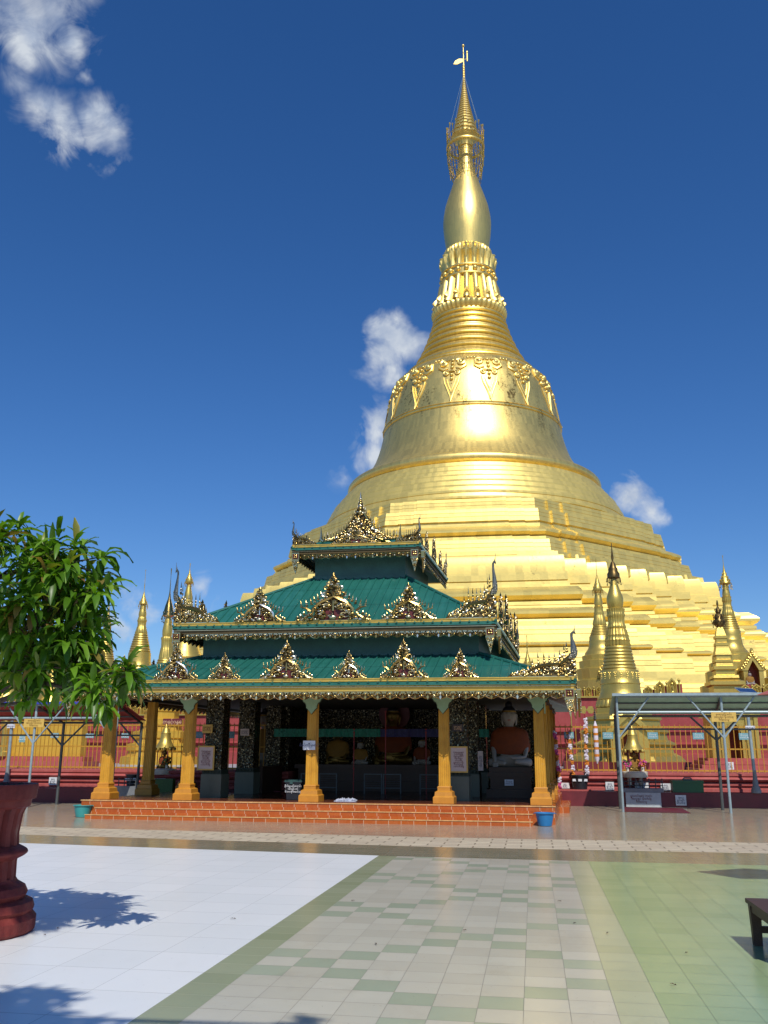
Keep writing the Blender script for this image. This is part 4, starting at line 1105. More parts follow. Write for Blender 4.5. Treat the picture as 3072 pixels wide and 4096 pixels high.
for (x0, x1, y0, y1), zq, hh, n in ((T1, 3.28, .85, 5), (T2, 4.91, 1.05, 4), (T3, 7.51, .7, 3)):
    for s, x, rz in ((1, x1 - .06, R(90)), (-1, x0 + .06, R(-90))):
        L = y1 - y0
        for i in range(n):
            y = y0 + L*(i + 1)/(n + 1)
            crest(x, y, zq, L/(n + 1)*.72, hh*(1.15 if i % 2 else .9), rz, i)
        # back corner piece
        p = shx(x, y1 - .05, zq); k = 1 if s > 0 else -1
        o = put('corner_ornament', CO[k][0], pav, p, rz, (1.1, .9, hh*1.3)); sub('backing_panel', CO[k][1], o); sub('bird_finial', CO[k][2], o)
        o = put('corner_ornament', CO[-k][0], pav, shx(x, y0 + .05, zq), rz, (1.1, .9, hh*.8)); sub('backing_panel', CO[-k][1], o)
# corner pendants
PEN = MB(); PEN.box(-.1, -.03, -.2, .1, .03, 0); PENM = PEN.mesh('red_box', 'red_back', 0)
pm_ = MB()
for x0, z0, x1, z1 in ((-.11, -.205, -.085, .005), (.085, -.205, .11, .005), (-.11, -.02, .11, .005), (-.11, -.205, .11, -.18)): pm_.box(x0, -.045, z0, x1, .045, z1)
for i in range(4): pm_.ball((-.03 + .06*(i % 2), -.04, -.07 - .06*(i//2)), .03, 6, 4)
pm_.prism([(-.12, -.21), (0, -.63), (.1, -.21)], -.02, .02)
for k in range(26):
    z = -.23 - rnd(0, .32); w = .1*(1 - (-z - .21)/.45); pm_.ball((rnd(-w, w), -.035, z), rnd(.014, .028), 5, 4)
for s in (-1, 1): pm_.tube([(s*x, -.03, z) for x, _, z in spiral(.05, -.3, .05, 0, 1.2)], .012, 5)
PENM2 = pm_.mesh('corner_pendant', 'filigree', 50)
for (x0, x1, y0, y1), z in ((T1, 3.0), (T2, 4.64), (T3, 7.24)):
    for x in (x0 + .16, x1 - .16):
        o = put('corner_pendant', PENM2, pav, shx(x, y0 - .05, z)); sub('red_box', PENM, o)
    o = put('corner_pendant', PENM2, pav, shx(x1 + .05, y0 + .16, z), R(90)); sub('red_box', PENM, o)
# gable on the top roof
gx, gy, gz = -5.03, 25.62, 7.66
m = MB(); r = MB(); rs_ = random.Random(8)
path = [(1.12, .0), (.84, .07), (.6, .19), (.38, .40), (.2, .66), (.07, .90)]
def pz(x):
    for (x1, z1), (x2, z2) in zip(path, path[1:]):
        if x2 <= x <= x1: return z1 + (z2 - z1)*(x1 - x)/(x1 - x2)
    return .9
for s in (-1, 1):
    m.tube([(gx + s*x, gy, gz + z) for x, z in path], [.025, .035, .04, .04, .04, .04], 6)
    m.tube([(gx + s*x*.8, gy + .01, gz + z*.82 - .07) for x, z in path], [.015, .025, .03, .03, .03, .02], 5)
    m.tube([(gx + s*1.12, gy, gz), (gx + s*1.2, gy, gz + .06), (gx + s*1.19, gy, gz + .2), (gx + s*1.21, gy, gz + .46)], [.06, .055, .03, .006], 6)
    m.tube([(gx + s*1.0, gy, gz), (gx + s*1.02, gy, gz + .3)], [.035, .006], 6)
    q = MB()
    for (x1, z1), (x2, z2) in zip(path, path[1:]):
        for f in (.1, .45, .8): spike(q, s*(x1 + (x2-x1)*f), z1 + (z2-z1)*f + .02, .24, .032)
    m.add([(x + gx, y + gy, z + gz) for x, y, z in q.v], q.f)
    for k in range(150):
        x = rs_.random()**1.25*1.05; zt = pz(max(x, .08))
        m.ball((gx + s*x, gy - .04, gz + .02 + zt*rs_.random()), rs_.uniform(.018, .040), 5, 4, sc=(1.2, .7, 1))
    for cx, cz, cr in ((.16, .12, .11), (.42, .07, .085), (.68, .03, .06), (.12, .40, .085), (.07, .62, .06)):
        m.tube([(gx + s*x, gy - .05, gz + z) for x, _, z in spiral(cx, cz, cr, R(120), -1.2)], .022, 5)
q = MB()
for z, x in ((.70, .13), (.86, .09), (1.0, .06)): spike(q, x, z, .2, .034); spike(q, -x, z, .2, .034)
m.add([(x + gx, y + gy, z + gz) for x, y, z in q.v], q.f)
for z, w in ((.86, .085), (.96, .10), (1.05, .075), (1.12, .085), (1.2, .055), (1.27, .045)): m.ball((gx, gy - .02, gz + z), w, 8, 5, sc=(1, 1, .75))
m.tube([(gx, gy - .02, gz + z) for z in (1.25, 1.36, 1.5)], [.04, .025, .004], 6)
gab = pb(m, 'gable', 'filigree', None, 50)
b1 = [(x*.93, z*.93) for x, z in path]
r.prism([(gx - x, gz + z) for x, z in b1] [:0] + [(gx + x, gz + z) for x, z in b1] + [(gx - x, gz + z) for x, z in b1[::-1]], gy + .02, gy + .06)
r.xf(lambda x, y, z: shx(x, y, z)).build('backing_panel', 'bronze', pav, 0).parent = gab
m = MB(); m.add([(gx - .75, gy + .1, gz), (gx + .75, gy + .1, gz), (gx, gy + .1, gz + .42), (gx - .75, 30.2, gz), (gx + .75, 30.2, gz), (gx, 30.2, gz + .42)], [(0, 1, 2), (5, 4, 3), (0, 2, 5, 3), (2, 1, 4, 5), (0, 3, 4, 1)])
pb(m, 'gable_roof', 'roof_green', None, 0)

# ---- inside: ceiling, columns, walls
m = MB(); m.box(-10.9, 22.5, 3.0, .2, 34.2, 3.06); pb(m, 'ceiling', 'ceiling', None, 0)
m = MB(); m.box(-10.95, 22.47, 2.93, .25, 22.73, 3.0); m.box(-10.95, 22.73, 2.93, -10.7, 34, 3.0); m.box(0, 22.73, 2.93, .25, 34, 3.0); pb(m, 'eave_beam', 'ceiling', None, 0)
for x in (-8.45, -1.98):
    for y in (23.85, 26.3, 28.7):
        m = MB(); m.box(x - .24, y - .24, 1.12, x + .24, y + .24, 3.0)
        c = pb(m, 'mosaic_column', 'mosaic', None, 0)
        b = MB(); b.box(x - .28, y - .28, .408, x + .28, y + .28, 1.0)
        b.xf(lambda x, y, z: shx(x, y, z)).build('base_block', 'column_base', pav, 0).parent = c
        b = MB(); b.box(x - .26, y - .26, 1.0, x + .26, y + .26, 1.12)
        for k in range(5): b.ball((x - .2 + .1*k, y - .27, 1.06), .03, 4, 3)
        b.xf(lambda x, y, z: shx(x, y, z)).build('column_band', 'dark_edge', pav, 0).parent = c
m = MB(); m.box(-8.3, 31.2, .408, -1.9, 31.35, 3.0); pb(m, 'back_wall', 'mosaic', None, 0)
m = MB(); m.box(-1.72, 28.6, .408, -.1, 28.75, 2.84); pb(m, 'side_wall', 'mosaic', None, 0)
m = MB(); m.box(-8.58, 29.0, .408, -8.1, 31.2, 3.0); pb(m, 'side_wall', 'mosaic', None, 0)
m = MB(); m.box(-8.6, 26.6, .408, -8.1, 28.4, 1.15); pb(m, 'low_wall', 'throne', None, 0)

# ------------------------------------------------------------------ seated statues
def skin_body():
    V = [(0,.0,.14,.21), (0,.03,.42,.20), (0,.03,.72,.235), (0,.03,.98,.13), (0,.0,1.10,.085), (0,-.02,1.22,.12), (0,-.03,1.36,.155), (0,-.01,1.50,.13),
         (.34,.03,.93,.10), (.45,0,.58,.085), (.40,-.26,.26,.055), (-.34,.03,.93,.10), (-.45,0,.58,.085), (-.42,-.30,.24,.058), (-.40,-.38,.10,.05),
         (.16,-.38,.24,.05), (.02,-.40,.24,.045), (.22,-.05,.13,.16), (.56,-.2,.12,.12), (.10,-.42,.14,.07), (-.22,-.05,.13,.16), (-.56,-.2,.12,.12), (-.10,-.46,.10,.07)]
    E = [(0,1),(1,2),(2,3),(3,4),(4,5),(5,6),(6,7),(2,8),(8,9),(9,10),(2,11),(11,12),(12,13),(13,14),(10,15),(15,16),(0,17),(17,18),(18,19),(0,20),(20,21),(21,22)]
    me = bpy.data.meshes.new('sk'); me.from_pydata([v[:3] for v in V], E, [])
    ob = bpy.data.objects.new('sk', me); COL.objects.link(ob)
    md = ob.modifiers.new('s', 'SKIN'); sv = me.skin_vertices[0].data
    for i, v in enumerate(V):
        r = v[3]; sv[i].radius = (r*.95, r*1.05) if i in (5, 6, 7) else (r, r)
        sv[i].use_root = i == 0
    sb = ob.modifiers.new('u', 'SUBSURF'); sb.levels = 2; sb.render_levels = 2
    bpy.context.view_layer.update()
    r = bpy.data.meshes.new_from_object(ob.evaluated_get(bpy.context.evaluated_depsgraph_get()))
    m = MB(); m.v = [tuple(v.co) for v in r.vertices]; m.f = [tuple(p.vertices) for p in r.polygons]; m.mi = [0]*len(m.f)
    bpy.data.objects.remove(ob); bpy.data.meshes.remove(r); bpy.data.meshes.remove(me)
    def widen(p):
        x, y, z = p
        if z > 1.02 and abs(x) < .3:
            q = min(1, (z - 1.02)/.2); return (x*(1 + .62*q), y*(1 + .30*q), z)
        return p
    m.v = [widen(p) for p in m.v]
    # fingers: right hand hangs over the knee, left hand lies in the lap
    for k, (dx, L) in enumerate(((-.045, .12), (-.015, .145), (.015, .14), (.045, .11))):
        m.tube([(-.40 + dx, -.41, .10), (-.40 + dx*1.1, -.435, .10 - L*.5), (-.40 + dx*1.1, -.43, .10 - L)], [.018, .016, .011], 6)
        m.tube([(.03, -.40 + dx, .25), (-.04, -.41 + dx, .262), (-.04 - L*.6, -.42 + dx, .25)], [.018, .016, .011], 6)
    m.tube([(-.35, -.39, .12), (-.325, -.42, .06), (-.33, -.43, .02)], [.02, .017, .012], 6)
    m.tube([(.06, -.44, .25), (.0, -.47, .285), (-.05, -.45, .29)], [.02, .017, .012], 6)
    m.tube([(0, -.185, 1.39), (0, -.225, 1.32), (0, -.19, 1.29)], [.014, .028, .018], 6)       # nose
    for s in (-1, 1):
        m.tube([(s*.175, .02, 1.42), (s*.20, .02, 1.38), (s*.195, .01, 1.28), (s*.185, .0, 1.14), (s*.17, .0, 1.10)], [.02, .035, .026, .024, .012], 6)
    return m
_b = skin_body()
BODY = {k: _b.mesh('body', k, 60) for k in ('white_skin', 'gold_skin')}
def robe_mesh(mat):
    m = MB(); rs = []
    for z, rx, ry, cy in ((.34, .47, .24, -.02), (.40, .535, .25, 0), (.55, .545, .26, .0), (.72, .53, .27, .02), (.88, .50, .25, .03), (.97, .45, .22, .03), (1.03, .34, .17, .03), (1.065, .19, .15, .02)):
        rs.append([(rx*(1 + .012*math.sin(9*a + z*14))*math.cos(a), cy + ry*(1 + .03*math.sin(9*a + z*14))*math.sin(a), z + .05*(abs(math.cos(a)) - .5)*(z < .5)) for a in [2*math.pi*i/44 for i in range(44)]])
    m.rings(rs, False); return m.mesh('robe', mat, 70)
ROBE = {k: robe_mesh(k) for k in ('orange_robe', 'yellow_robe')}
m = MB(); m.lathe([(.165, 1.40), (.185, 1.46), (.18, 1.52), (.150, 1.575), (.10, 1.605), (.095, 1.62), (.102, 1.66), (.09, 1.71), (.055, 1.745), (.01, 1.76)], (0, .0), 24)
m.v = [(x, y*1.05 + (.025 if z < 1.5 else .0), z) for x, y, z in m.v]
HAIR = m.mesh('hair', 'black_hair', 60)
m = MB(); m.lathe([(.178, 1.455), (.192, 1.465), (.19, 1.50), (.176, 1.505)], (0, -.006), 24, cap=False); BAND = m.mesh('headband', 'gold_skin', 60)
m = MB()
for s in (-1, 1):
    m.tube([(s*.03, -.192, 1.372), (s*.07, -.188, 1.366), (s*.115, -.165, 1.372)], [.006, .011, .006], 5)
    m.tube([(s*.022, -.194, 1.41), (s*.075, -.187, 1.428), (s*.13, -.155, 1.405)], [.004, .006, .004], 4)
EYES = m.mesh('eyes', 'dark_paint', 50)
m = MB(); m.tube([(-.055, -.172, 1.245), (-.018, -.188, 1.243), (.018, -.188, 1.243), (.055, -.172, 1.245)], [.005, .014, .014, .005], 6); LIPS = m.mesh('lips', 'lip', 50)
def buddha(label, loc, sc, skin, robe, group=None, cat='statue'):
    t = thing('buddha_statue', label, cat, loc, group); t.scale = (sc, sc, sc)
    for n, me in (('body', BODY[skin]), ('robe', ROBE[robe]), ('hair', HAIR), ('headband', BAND), ('eyes', EYES), ('lips', LIPS)): sub(n, me, t)
    return t
G_ = 'seated statues inside the pavilion'
buddha('white faced seated Buddha in an orange robe behind the right front pillar', (-.64, 26.3, 1.2), 1.02, 'white_skin', 'orange_robe', G_)
buddha('white seated Buddha in an ochre robe, half hidden between two mosaic columns on the left', (-9.02, 30.5, 1.2), 1.06, 'white_skin', 'yellow_robe', G_)
cb = buddha('gilded central Buddha in an orange robe under a dark red halo', (-4.5, 29.9, 1.2), 1.12, 'gold_skin', 'orange_robe', G_)
h = MB(); h.prism([(.46*math.cos(a), 1.42 + .46*math.sin(a)) for a in [2*math.pi*i/36 for i in range(36)]], .25, .29); sub('halo', h.mesh('halo', 'halo', 0), cb)
buddha('small gilded seated statue on the altar, left of the central Buddha', (-6.25, 29.5, 1.2), .7, 'gold_skin', 'yellow_robe', G_)
buddha('smallest white seated statue, between the small gilded one and the central Buddha', (-5.4, 28.95, 1.2), .45, 'white_skin', 'yellow_robe', G_)
buddha('small white seated statue on the altar, right of the central Buddha', (-3.45, 29.0, 1.2), .5, 'white_skin', 'orange_robe', G_)
def steps_block(name, label, cat, x, y, levels, mat):
    m = MB()
    for (hx, hy, z0, z1) in levels: m.box(x - hx, y - hy, z0, x + hx, y + hy, z1)
    return tag(m.build(name, mat, None, 0, at=(x, y, levels[0][2])), label, cat)
steps_block('throne', 'dark brown stepped throne under the right hand Buddha', 'throne', -.64, 26.3, [(.66, .6, .41, .62), (.55, .5, .62, .95), (.62, .56, .95, 1.06), (.58, .5, 1.06, 1.2)], 'throne')
steps_block('throne', 'dark stepped throne under the half hidden left Buddha', 'throne', -9.02, 30.5, [(.7, .6, .41, .62), (.55, .5, .62, .95), (.65, .56, .95, 1.2)], 'throne')
steps_block('altar', 'long dark altar across the back of the pavilion hall', 'altar', -4.75, 29.85, [(2.7, 1.2, .41, .7), (2.6, 1.1, .7, 1.08), (2.7, 1.2, 1.08, 1.2)], 'throne')
# cloth strip, poles, railings, boards
t = thing('valance', 'shiny green and navy cloth strip hung across the back of the hall', 'cloth', (-5, 28.1, 2.1))
for x0, x1, mt in ((-8.0, -4.62, 'satin_green'), (-4.62, -2.3, 'satin_navy'), (-2.3, -1.3, 'satin_green')):
    m = MB(); n = int((x1 - x0)/.04)
    rs = [[(x0 + (x1-x0)*i/n, 28.1 + .02*math.sin(i*1.7) + .015*math.sin(i*.63), z) for i in range(n + 1)] for z in (2.03, 2.15, 2.27)]
    for a, b in zip(rs, rs[1:]):
        o = len(m.v); m.v += a + b
        for i in range(n): m.f.append((o+i, o+i+1, o+n+2+i, o+n+1+i)); m.mi.append(0)
    m.build('cloth_panel', mt, t, 80)
for i, (x, y, z0, z1, lab) in enumerate([(-4.3, 27.1, .41, 2.75, 'thin red pole in front of the central Buddha'), (-3.1, 27.1, .41, 2.15, 'thin red pole right of the central Buddha, behind the middle railing'), (-5.25, 27.1, .41, 2.15, 'thin red pole left of the central Buddha, ending at the cloth strip')]):
    m = MB(); m.tube([(x, y, z0), (x, y, z1)], .016, 6); m.ball((x, y, z1), .03, 6, 4)
    for k in range(5): m.ball((x, y - .01, z0 + .7 + k*.28), .028, 6, 4)
    tag(m.build('offering_pole', 'red_pole', None, 40, at=(x, y, z0)), lab, 'pole', 'red poles before the altar')
for x0, lab in ((-6.82, 'low grey metal barrier beside the dark bin, leftmost in the hall'), (-4.92, 'low grey metal barrier before the central Buddha'), (-3.28, 'low grey metal barrier next to the right notice column')):
    m = MB()
    for k in range(2):
        a = x0 + .56*k
        m.box(a, 26.98, .41, a + .03, 27.02, .97); m.box(a + .51, 26.98, .41, a + .54, 27.02, .97); m.box(a + .03, 26.985, .94, a + .51, 27.015, .97); m.box(a + .03, 26.985, .56, a + .51, 27.015, .585)
    t = tag(m.build('barrier', 'steel_dark_and_shaded', None, 0, at=(x0 + .55, 27, .41)), lab, 'barrier', 'metal barriers before the altar')
    w = MB()
    for k in range(2):
        a = x0 + .56*k
        for j in range(5): w.box(a + .03, 26.997, .64 + j*.06, a + .51, 27.003, .645 + j*.06)
    w.build('wire_infill', 'steel_dark_and_shaded', t, 0)
plate('notice_board', 'tall white notice with red lettering in a wooden frame on the left mosaic column', 'notice board', -8.71, 1.14, -8.32, 1.69, 23.50, 'sign_pink', 'ဘုရားဖူးများ\nသတိပြုရန်\nဖိနပ်ချွတ်ပါ\nမိန်းမများ\nမတက်ရ\nရွှေသင်္ကန်း\nကပ်လှူရန်\nဂေါပကအဖွဲ့', .052, 'ink_red', th=.03, frame='sign_yellow', space=.95)
plate('notice_board', 'tall white notice with red lettering in a wooden frame on the right mosaic column', 'notice board', -2.06, 1.13, -1.67, 1.70, 23.50, 'sign_pink', 'ဘုရားဖူးများ\nသတိပြုရန်\nဖိနပ်ချွတ်ပါ\nမိန်းမများ\nမတက်ရ\nရွှေသင်္ကန်း\nကပ်လှူရန်\nဂေါပကအဖွဲ့', .052, 'ink_red', th=.03, frame='sign_yellow', space=.95)
plate('plaque', 'small ochre plaque high on the left mosaic column', 'plaque', -8.66, 2.05, -8.38, 2.27, 23.50, 'sign_yellow', 'အလှူရှင်\nမိသားစု', .07, 'ink_red')
plate('plaque', 'small pale plaque on the second mosaic column on the left', 'plaque', -8.40, 2.03, -8.14, 2.22, 25.96, 'sign_pink', 'အလှူရှင်\nမိသားစု', .06, 'ink')
plate('plaque', 'small dark plaque high on the right mosaic column', 'plaque', -2.02, 2.10, -1.73, 2.28, 23.50, 'dark_paint', 'အလှူရှင်\nမိသားစု', .06, 'ink_gold')
plate('notice_board', 'narrow pale notice on the column left of the orange robed Buddha', 'notice board', -1.50, 1.11, -1.36, 1.62, 25.5, 'sign_pink', 'ရွှေ\nသင်္\nကန်း\nလှူ\nရန်', .06, 'ink')
plate('plaque', 'small white plaque on the front of the right throne', 'plaque', -.80, .72, -.56, .88, 25.66, 'sign_white', 'မိသားစု\nကောင်းမှု', .05, 'ink')
plate('paper_sign', 'white paper sign with purple handwriting on the middle left pillar', 'sign', -5.625, 1.63, -5.315, 1.85, 22.41, 'sign_white', 'ဖိနပ်ကြီးစောင့်', .082, 'ink', th=.012)
# bin, rag, tubs
t = thing('wheelie_bin', 'dark plastic bin with white hand painted writing, behind the middle left pillar', 'bin', (-6.0, 23.2, .41))
m = MB(); q = lambda hx, hy, z: [(-6.0-hx, 23.2-hy, z), (-6.0+hx, 23.2-hy, z), (-6.0+hx, 23.2+hy, z), (-6.0-hx, 23.2+hy, z)]
m.rings([q(.17, .17, .42), q(.20, .20, .82), q(.215, .215, .825), q(.215, .215, .85)]); m.build('bin_body', 'plastic_black', t, 0)
m = MB(); m.rings([q(.225, .225, .851), q(.225, .225, .875), q(.19, .19, .905)]); m.box(-6.08, 22.955, .80, -6.0, 22.976, .86); m.tube([(-6.2, 23.43, .88), (-5.8, 23.43, .88)], .015, 6); m.build('lid', 'bin_green', t, 0)
lettering('ဗိုလ်မှူးမြင့်ဆောင်း\nဒေါ်ညွှာ ခင်\nမိသားစုကောင်းမှု', .058, 'ink_white', t, (-6.0, 23.005 - .02, .68), space=1.15)
m = MB(); rs_ = random.Random(4)
for k in range(9):
    x = -4.83 + k*.05; m.tube([(x, 22.72 + rs_.uniform(-.05, .05), .43), (x + .05, 22.75, .445 + rs_.uniform(0, .03)), (x + .1, 22.8 + rs_.uniform(-.05, .05), .43)], [.02, .035, .02], 6)
m.box(-4.88, 22.68, .409, -4.34, 22.84, .425)
tag(m.build('rag', 'cloth', None, 60, at=(-4.6, 22.75, .41)), 'crumpled blue and white rag lying on the front edge of the plinth', 'cloth')
def tub(name, label, mat, x, y, h, r0, r1):
    t = thing(name, label, 'tub', (x, y, 0))
    m = MB(); m.lathe([(r0, .006), (r0 + .01, .03), (r1, h), (r1 + .025, h + .003), (r1 + .025, h + .018), (r1 - .005, h + .018), (r0 - .01, .03)], (x, y), 36); m.build('tub_body', mat, t, 50)
    m = MB()
    for s in (-1, 1): m.tube([(x + s*(r1 + .02), y - .04, h + .005), (x + s*(r1 + .045), y, h - .01), (x + s*(r1 + .02), y + .04, h + .005)], .009, 5)
    m.build('handle', mat, t, 50)
    return t
tub('plastic_tub', 'bright blue plastic tub at the right end of the steps', 'plastic_blue', .20, 21.62, .27, .145, .205)
tub('plastic_tub', 'teal plastic tub at the left end of the steps', 'plastic_teal', -11.06, 21.95, .27, .155, .22)

# ------------------------------------------------------------------ canopies
def canopy(label, xs, yf, yb, zf, zt, zb, sheet_mat, edge_mat, x0, x1):
    t = thing('canopy', label, 'canopy', ((x0 + x1)/2, (yf + yb)/2, 0))
    for i, x in enumerate(xs):
        m = MB(); m.tube([(x, yf, 0), (x, yf, zt)], .037, 8); m.build('post', 'steel', t)
        m = MB(); m.tube([(x + .05, yb, 0), (x + .05, yb, zb)], .045, 8); m.build('post', 'steel_dark_and_shaded', t)  # back post: same steel, the roof's shade put into a darker colour
        for s in (-1, 1):
            if not x0 - .1 < x + s*.9 < x1 + .1: continue
            m = MB(); m.tube([(x, yf - .01, zf - .72), (x + s*.92, yf - .02, zt)], .026, 6); m.build('brace', 'steel', t)
            m = MB(); m.tube([(x + .05, yb, zb - .7), (x + .05 + s*.72, yb, zb)], .028, 6); m.build('brace', 'steel_dark_and_shaded', t)
        m = MB(); m.tube([(x, yf, zt - .03), (x + .05, yb, zb - .02)], .035, 6); m.build('rafter', 'steel_dark_and_shaded', t)
    m = MB(); m.tube([(x0, yf, zf), (x1, yf, zf)], .033, 8); m.tube([(x0, yf, zt), (x1, yf, zt)], .033, 8); m.build('beam', 'steel', t)
    m = MB(); m.tube([(x0, yb, zb), (x1, yb, zb)], .035, 8); m.tube([(x0, yb, zb - .38), (x1, yb, zb - .38)], .025, 6); m.build('beam', 'steel_dark_and_shaded', t)  # back beams carry the painted shade too
    m = MB(); n = int((x1 - x0)/.13)
    ring = []
    for i in range(n + 1):
        x = x0 - .12 + (x1 - x0 + .24)*i/n; d = .012*(i % 2)
        ring.append([(x, yf - .15, zt + .05 + d), (x, yb + .03, zb + .05 + d), (x, yb + .03, zb + .065 + d), (x, yf - .15, zt + .07 + d)])
    m.rings([r for r in ring]); m.build('roof_sheet', sheet_mat, t, 0)
    m = MB(); m.box(x0 - .13, yf - .19, zt + .01, x1 + .13, yf - .155, zt + .085); m.build('roof_edge', edge_mat, t, 0)
    for k in (.33, .66):
        m = MB(); y = yf + (yb - yf)*k; z = zt + (zb - zt)*k; m.tube([(x0, y, z), (x1, y, z)], .022, 6); m.build('purlin', 'steel_dark_and_shaded', t)
    return t
canopy('grey roofed steel canopy at the right of the pavilion', [2.42, 5.3, 8.2, 11.1], 27.2, 28.58, 2.72, 3.16, 2.66, 'canopy_grey', 'steel', 2.42, 13.5)
canopy('red roofed steel canopy with a blue edge at the left, behind the mango tree', [-11.85, -14.4, -17.0, -19.6], 25.15, 26.75, 2.50, 2.88, 2.42, 'canopy_red', 'canopy_blue', -22, -11.8)
plate('hanging_sign', 'yellow sign hung on the beam of the grey canopy', 'sign', 4.99, 2.45, 5.66, 2.71, 27.13, 'sign_yellow', 'နေရာထိုင်ခင်း\nအလှူရှင် မိသားစု\nကောင်းမှု', .075, 'ink_brown')
plate('hanging_sign', 'yellow sign hung on the beam of the red canopy', 'sign', -14.72, 2.24, -14.09, 2.48, 25.08, 'sign_yellow', 'နေရာထိုင်ခင်း\nအလှူရှင် မိသားစု\nကောင်းမှု', .07, 'ink_brown')
# pole lamp with dark conical foot on each side
for x, y, lab in ((6.58, 29.75, 'grey metal pole with a dark cone foot and white label, under the grey canopy'), (-16.95, 28.2, 'grey metal pole with a dark cone foot and white label, under the red canopy')):
    t = thing('metal_pole', lab, 'pole', (x, y, .44))
    m = MB(); m.tube([(x, y, .7), (x - .03, y, 2.68)], .05, 10); m.build('pole', 'steel', t)
    m = MB(); m.lathe([(.15, .44), (.15, .52), (.09, .66), (.06, .95), (.05, 1.1)], (x, y), 14); m.build('foot', 'stone_grey', t)
    m = MB(); m.box(x - .15, y - .075, 2.29, x + .13, y - .055, 2.41); o = m.build('label_card', 'sign_white', t, 0)
    lettering('အလှူရှင်', .08, 'ink', t, (x - .01, y - .08, 2.35))

# ------------------------------------------------------------------ terrace walls and fences
def terrace(label, x0, x1, y, maroon_label, yo):
    w = tag(MB().box(x0, y, 0, x1, y + 1.3, .43).build('low_wall', 'maroon_wall', None, 0, at=((x0+x1)/2, y, 0)), maroon_label, 'wall')
    m = MB(); prof = [(0, .43), (.0, .52), (.12, .56), (.12, .60), (.03, .62), (.03, .70), (.10, .72)] + [(.02 - .10*math.sin(math.pi*i/6), .73 + .15*i/6) for i in range(7)] + [(.02, .89), (-.03, .91), (-.03, .97), (.1, .985)]
    n = len(prof); ys = y + yo
    m.rings([[(x, ys + a, z) for a, z in prof] + [(x, ys + 3, .985), (x, ys + 3, .43)] for x in (x0, x1)])
    m.v = [tuple(v) for v in m.v]; m.f = [tuple(reversed(f)) for f in m.f]
    return tag(m.build('moulded_wall', 'pink_wall', None, 40, at=((x0+x1)/2, ys, .43)), label, 'wall')
terrace('pink moulded terrace wall under the fence, right of the pavilion', .8, 16, 29.72, 'low dark maroon wall under the grey canopy', .85)
terrace('pink moulded terrace wall under the fence, left of the pavilion', -30, -7.6, 27.6, 'low dark maroon wall under the red canopy', .9)
sheet('terrace_floor', [(-60, 30.6), (-2, 30.6), (-2, 33.0), (60, 33.0), (60, 47.0), (-60, 47.0)], 'marble_grey', .93)
def fence(label, x0, x1, y, step):
    t = thing('fence', label, 'fence', ((x0+x1)/2, y, .98)); m = MB()
    for z in (1.02, 1.70, 2.40): m.box(x0, y - .02, z, x1, y + .02, z + .045)
    m.build('rails', 'fence_gold', t, 0)
    n = int((x1 - x0)/step)
    b = MB(); b.box(-.011, -.011, 0, .011, .011, 1.47); b.tube([(0, 0, 1.47), (0, 0, 1.54)], [.016, .002], 4)
    bm_ = b.mesh('bar', 'fence_gold', 0)
    for i in range(n + 1): put('bar', bm_, t, (x0 + step*i, y - .028, .975))
    return t
fence('ochre iron bar fence on the pink wall, right of the pavilion', .75, 13.5, 31.6, .168)
fence('ochre iron bar fence on the pink wall, left of the pavilion', -21.5, -7.9, 29.65, .15)
BLUE = [(1.03, 1.35, 2.05, 2.26, 31.5, 'beside the hanging garlands'), (2.29, 2.63, 2.04, 2.25, 31.5, 'left of the first canopy post'), (3.73, 4.06, 2.04, 2.25, 31.5, 'right of the small bell roofed shrine'),
        (5.16, 5.51, 2.03, 2.24, 31.5, 'left of the gold doorway'), (6.60, 6.92, 2.02, 2.23, 31.5, 'in front of the gold doorway, far right'),
        (-16.31, -16.02, 2.00, 2.16, 29.56, 'before the yellow block wall'), (-15.03, -14.73, 2.00, 2.14, 29.56, 'just left of the leftmost ochre pillar'),
        (-13.74, -13.47, 2.0, 2.15, 29.56, 'between the two leftmost ochre pillars'), (-11.17, -10.86, 2.0, 2.21, 29.56, 'left of the first mosaic column'), (-10.12, -9.76, 2.0, 2.22, 29.56, 'seen dimly between two mosaic columns'), (-17.46, -17.25, 1.85, 2.11, 29.56, 'upright, at the far left behind the planter')]
for a, b, z0, z1, y, w in BLUE:
    plate('fence_sign', 'turquoise sign with white writing on the fence, ' + w, 'sign', a, z0, b, z1, y, 'sign_blue', 'မိသားစု\nကောင်းမှု', .07, 'ink_white', 'turquoise signs on the fences', .012)
# marble plaques let into the walls
for a, b, z0, z1, y, w in [(.81, 1.10, .49, .66, 30.52, 'white plaque on the pink wall behind the black pot'), (2.22, 2.48, .45, .70, 30.52, 'square white plaque on the pink wall left of the iron railing'), (3.12, 3.54, .52, .69, 30.52, 'wide white plaque behind the iron railing'), (3.91, 4.21, .46, .67, 30.52, 'white plaque between the iron railing and the green box'),
                     (4.21, 4.52, .06, .36, 29.68, 'white plaque low on the maroon wall, right of the marble slab'), (6.56, 6.84, 1.05, 1.30, 33.9, 'white leaning tablet on the red step before the gold doorway'), (-15.59, -15.32, .50, .74, 28.42, 'white plaque on the pink wall under the red canopy'), (-11.90, -11.62, .44, .74, 28.42, 'white plaque on the pink wall, beside the third pillar')]:
    plate('wall_plaque', w, 'plaque', a, z0, b, z1, y, 'sign_marble', 'အလှူ\nရှင်များ\nမိသားစု', (z1 - z0)*.26, 'ink', 'white plaques on the terrace walls', .04)
t = tag(MB().box(.59, 30.1, 0, 1.75, 31.0, .47).build('pedestal_block', 'pink_wall', None, 0, at=(1.17, 30.1, 0)), 'pink block at the right corner of the pavilion, carrying a black pot', 'block')
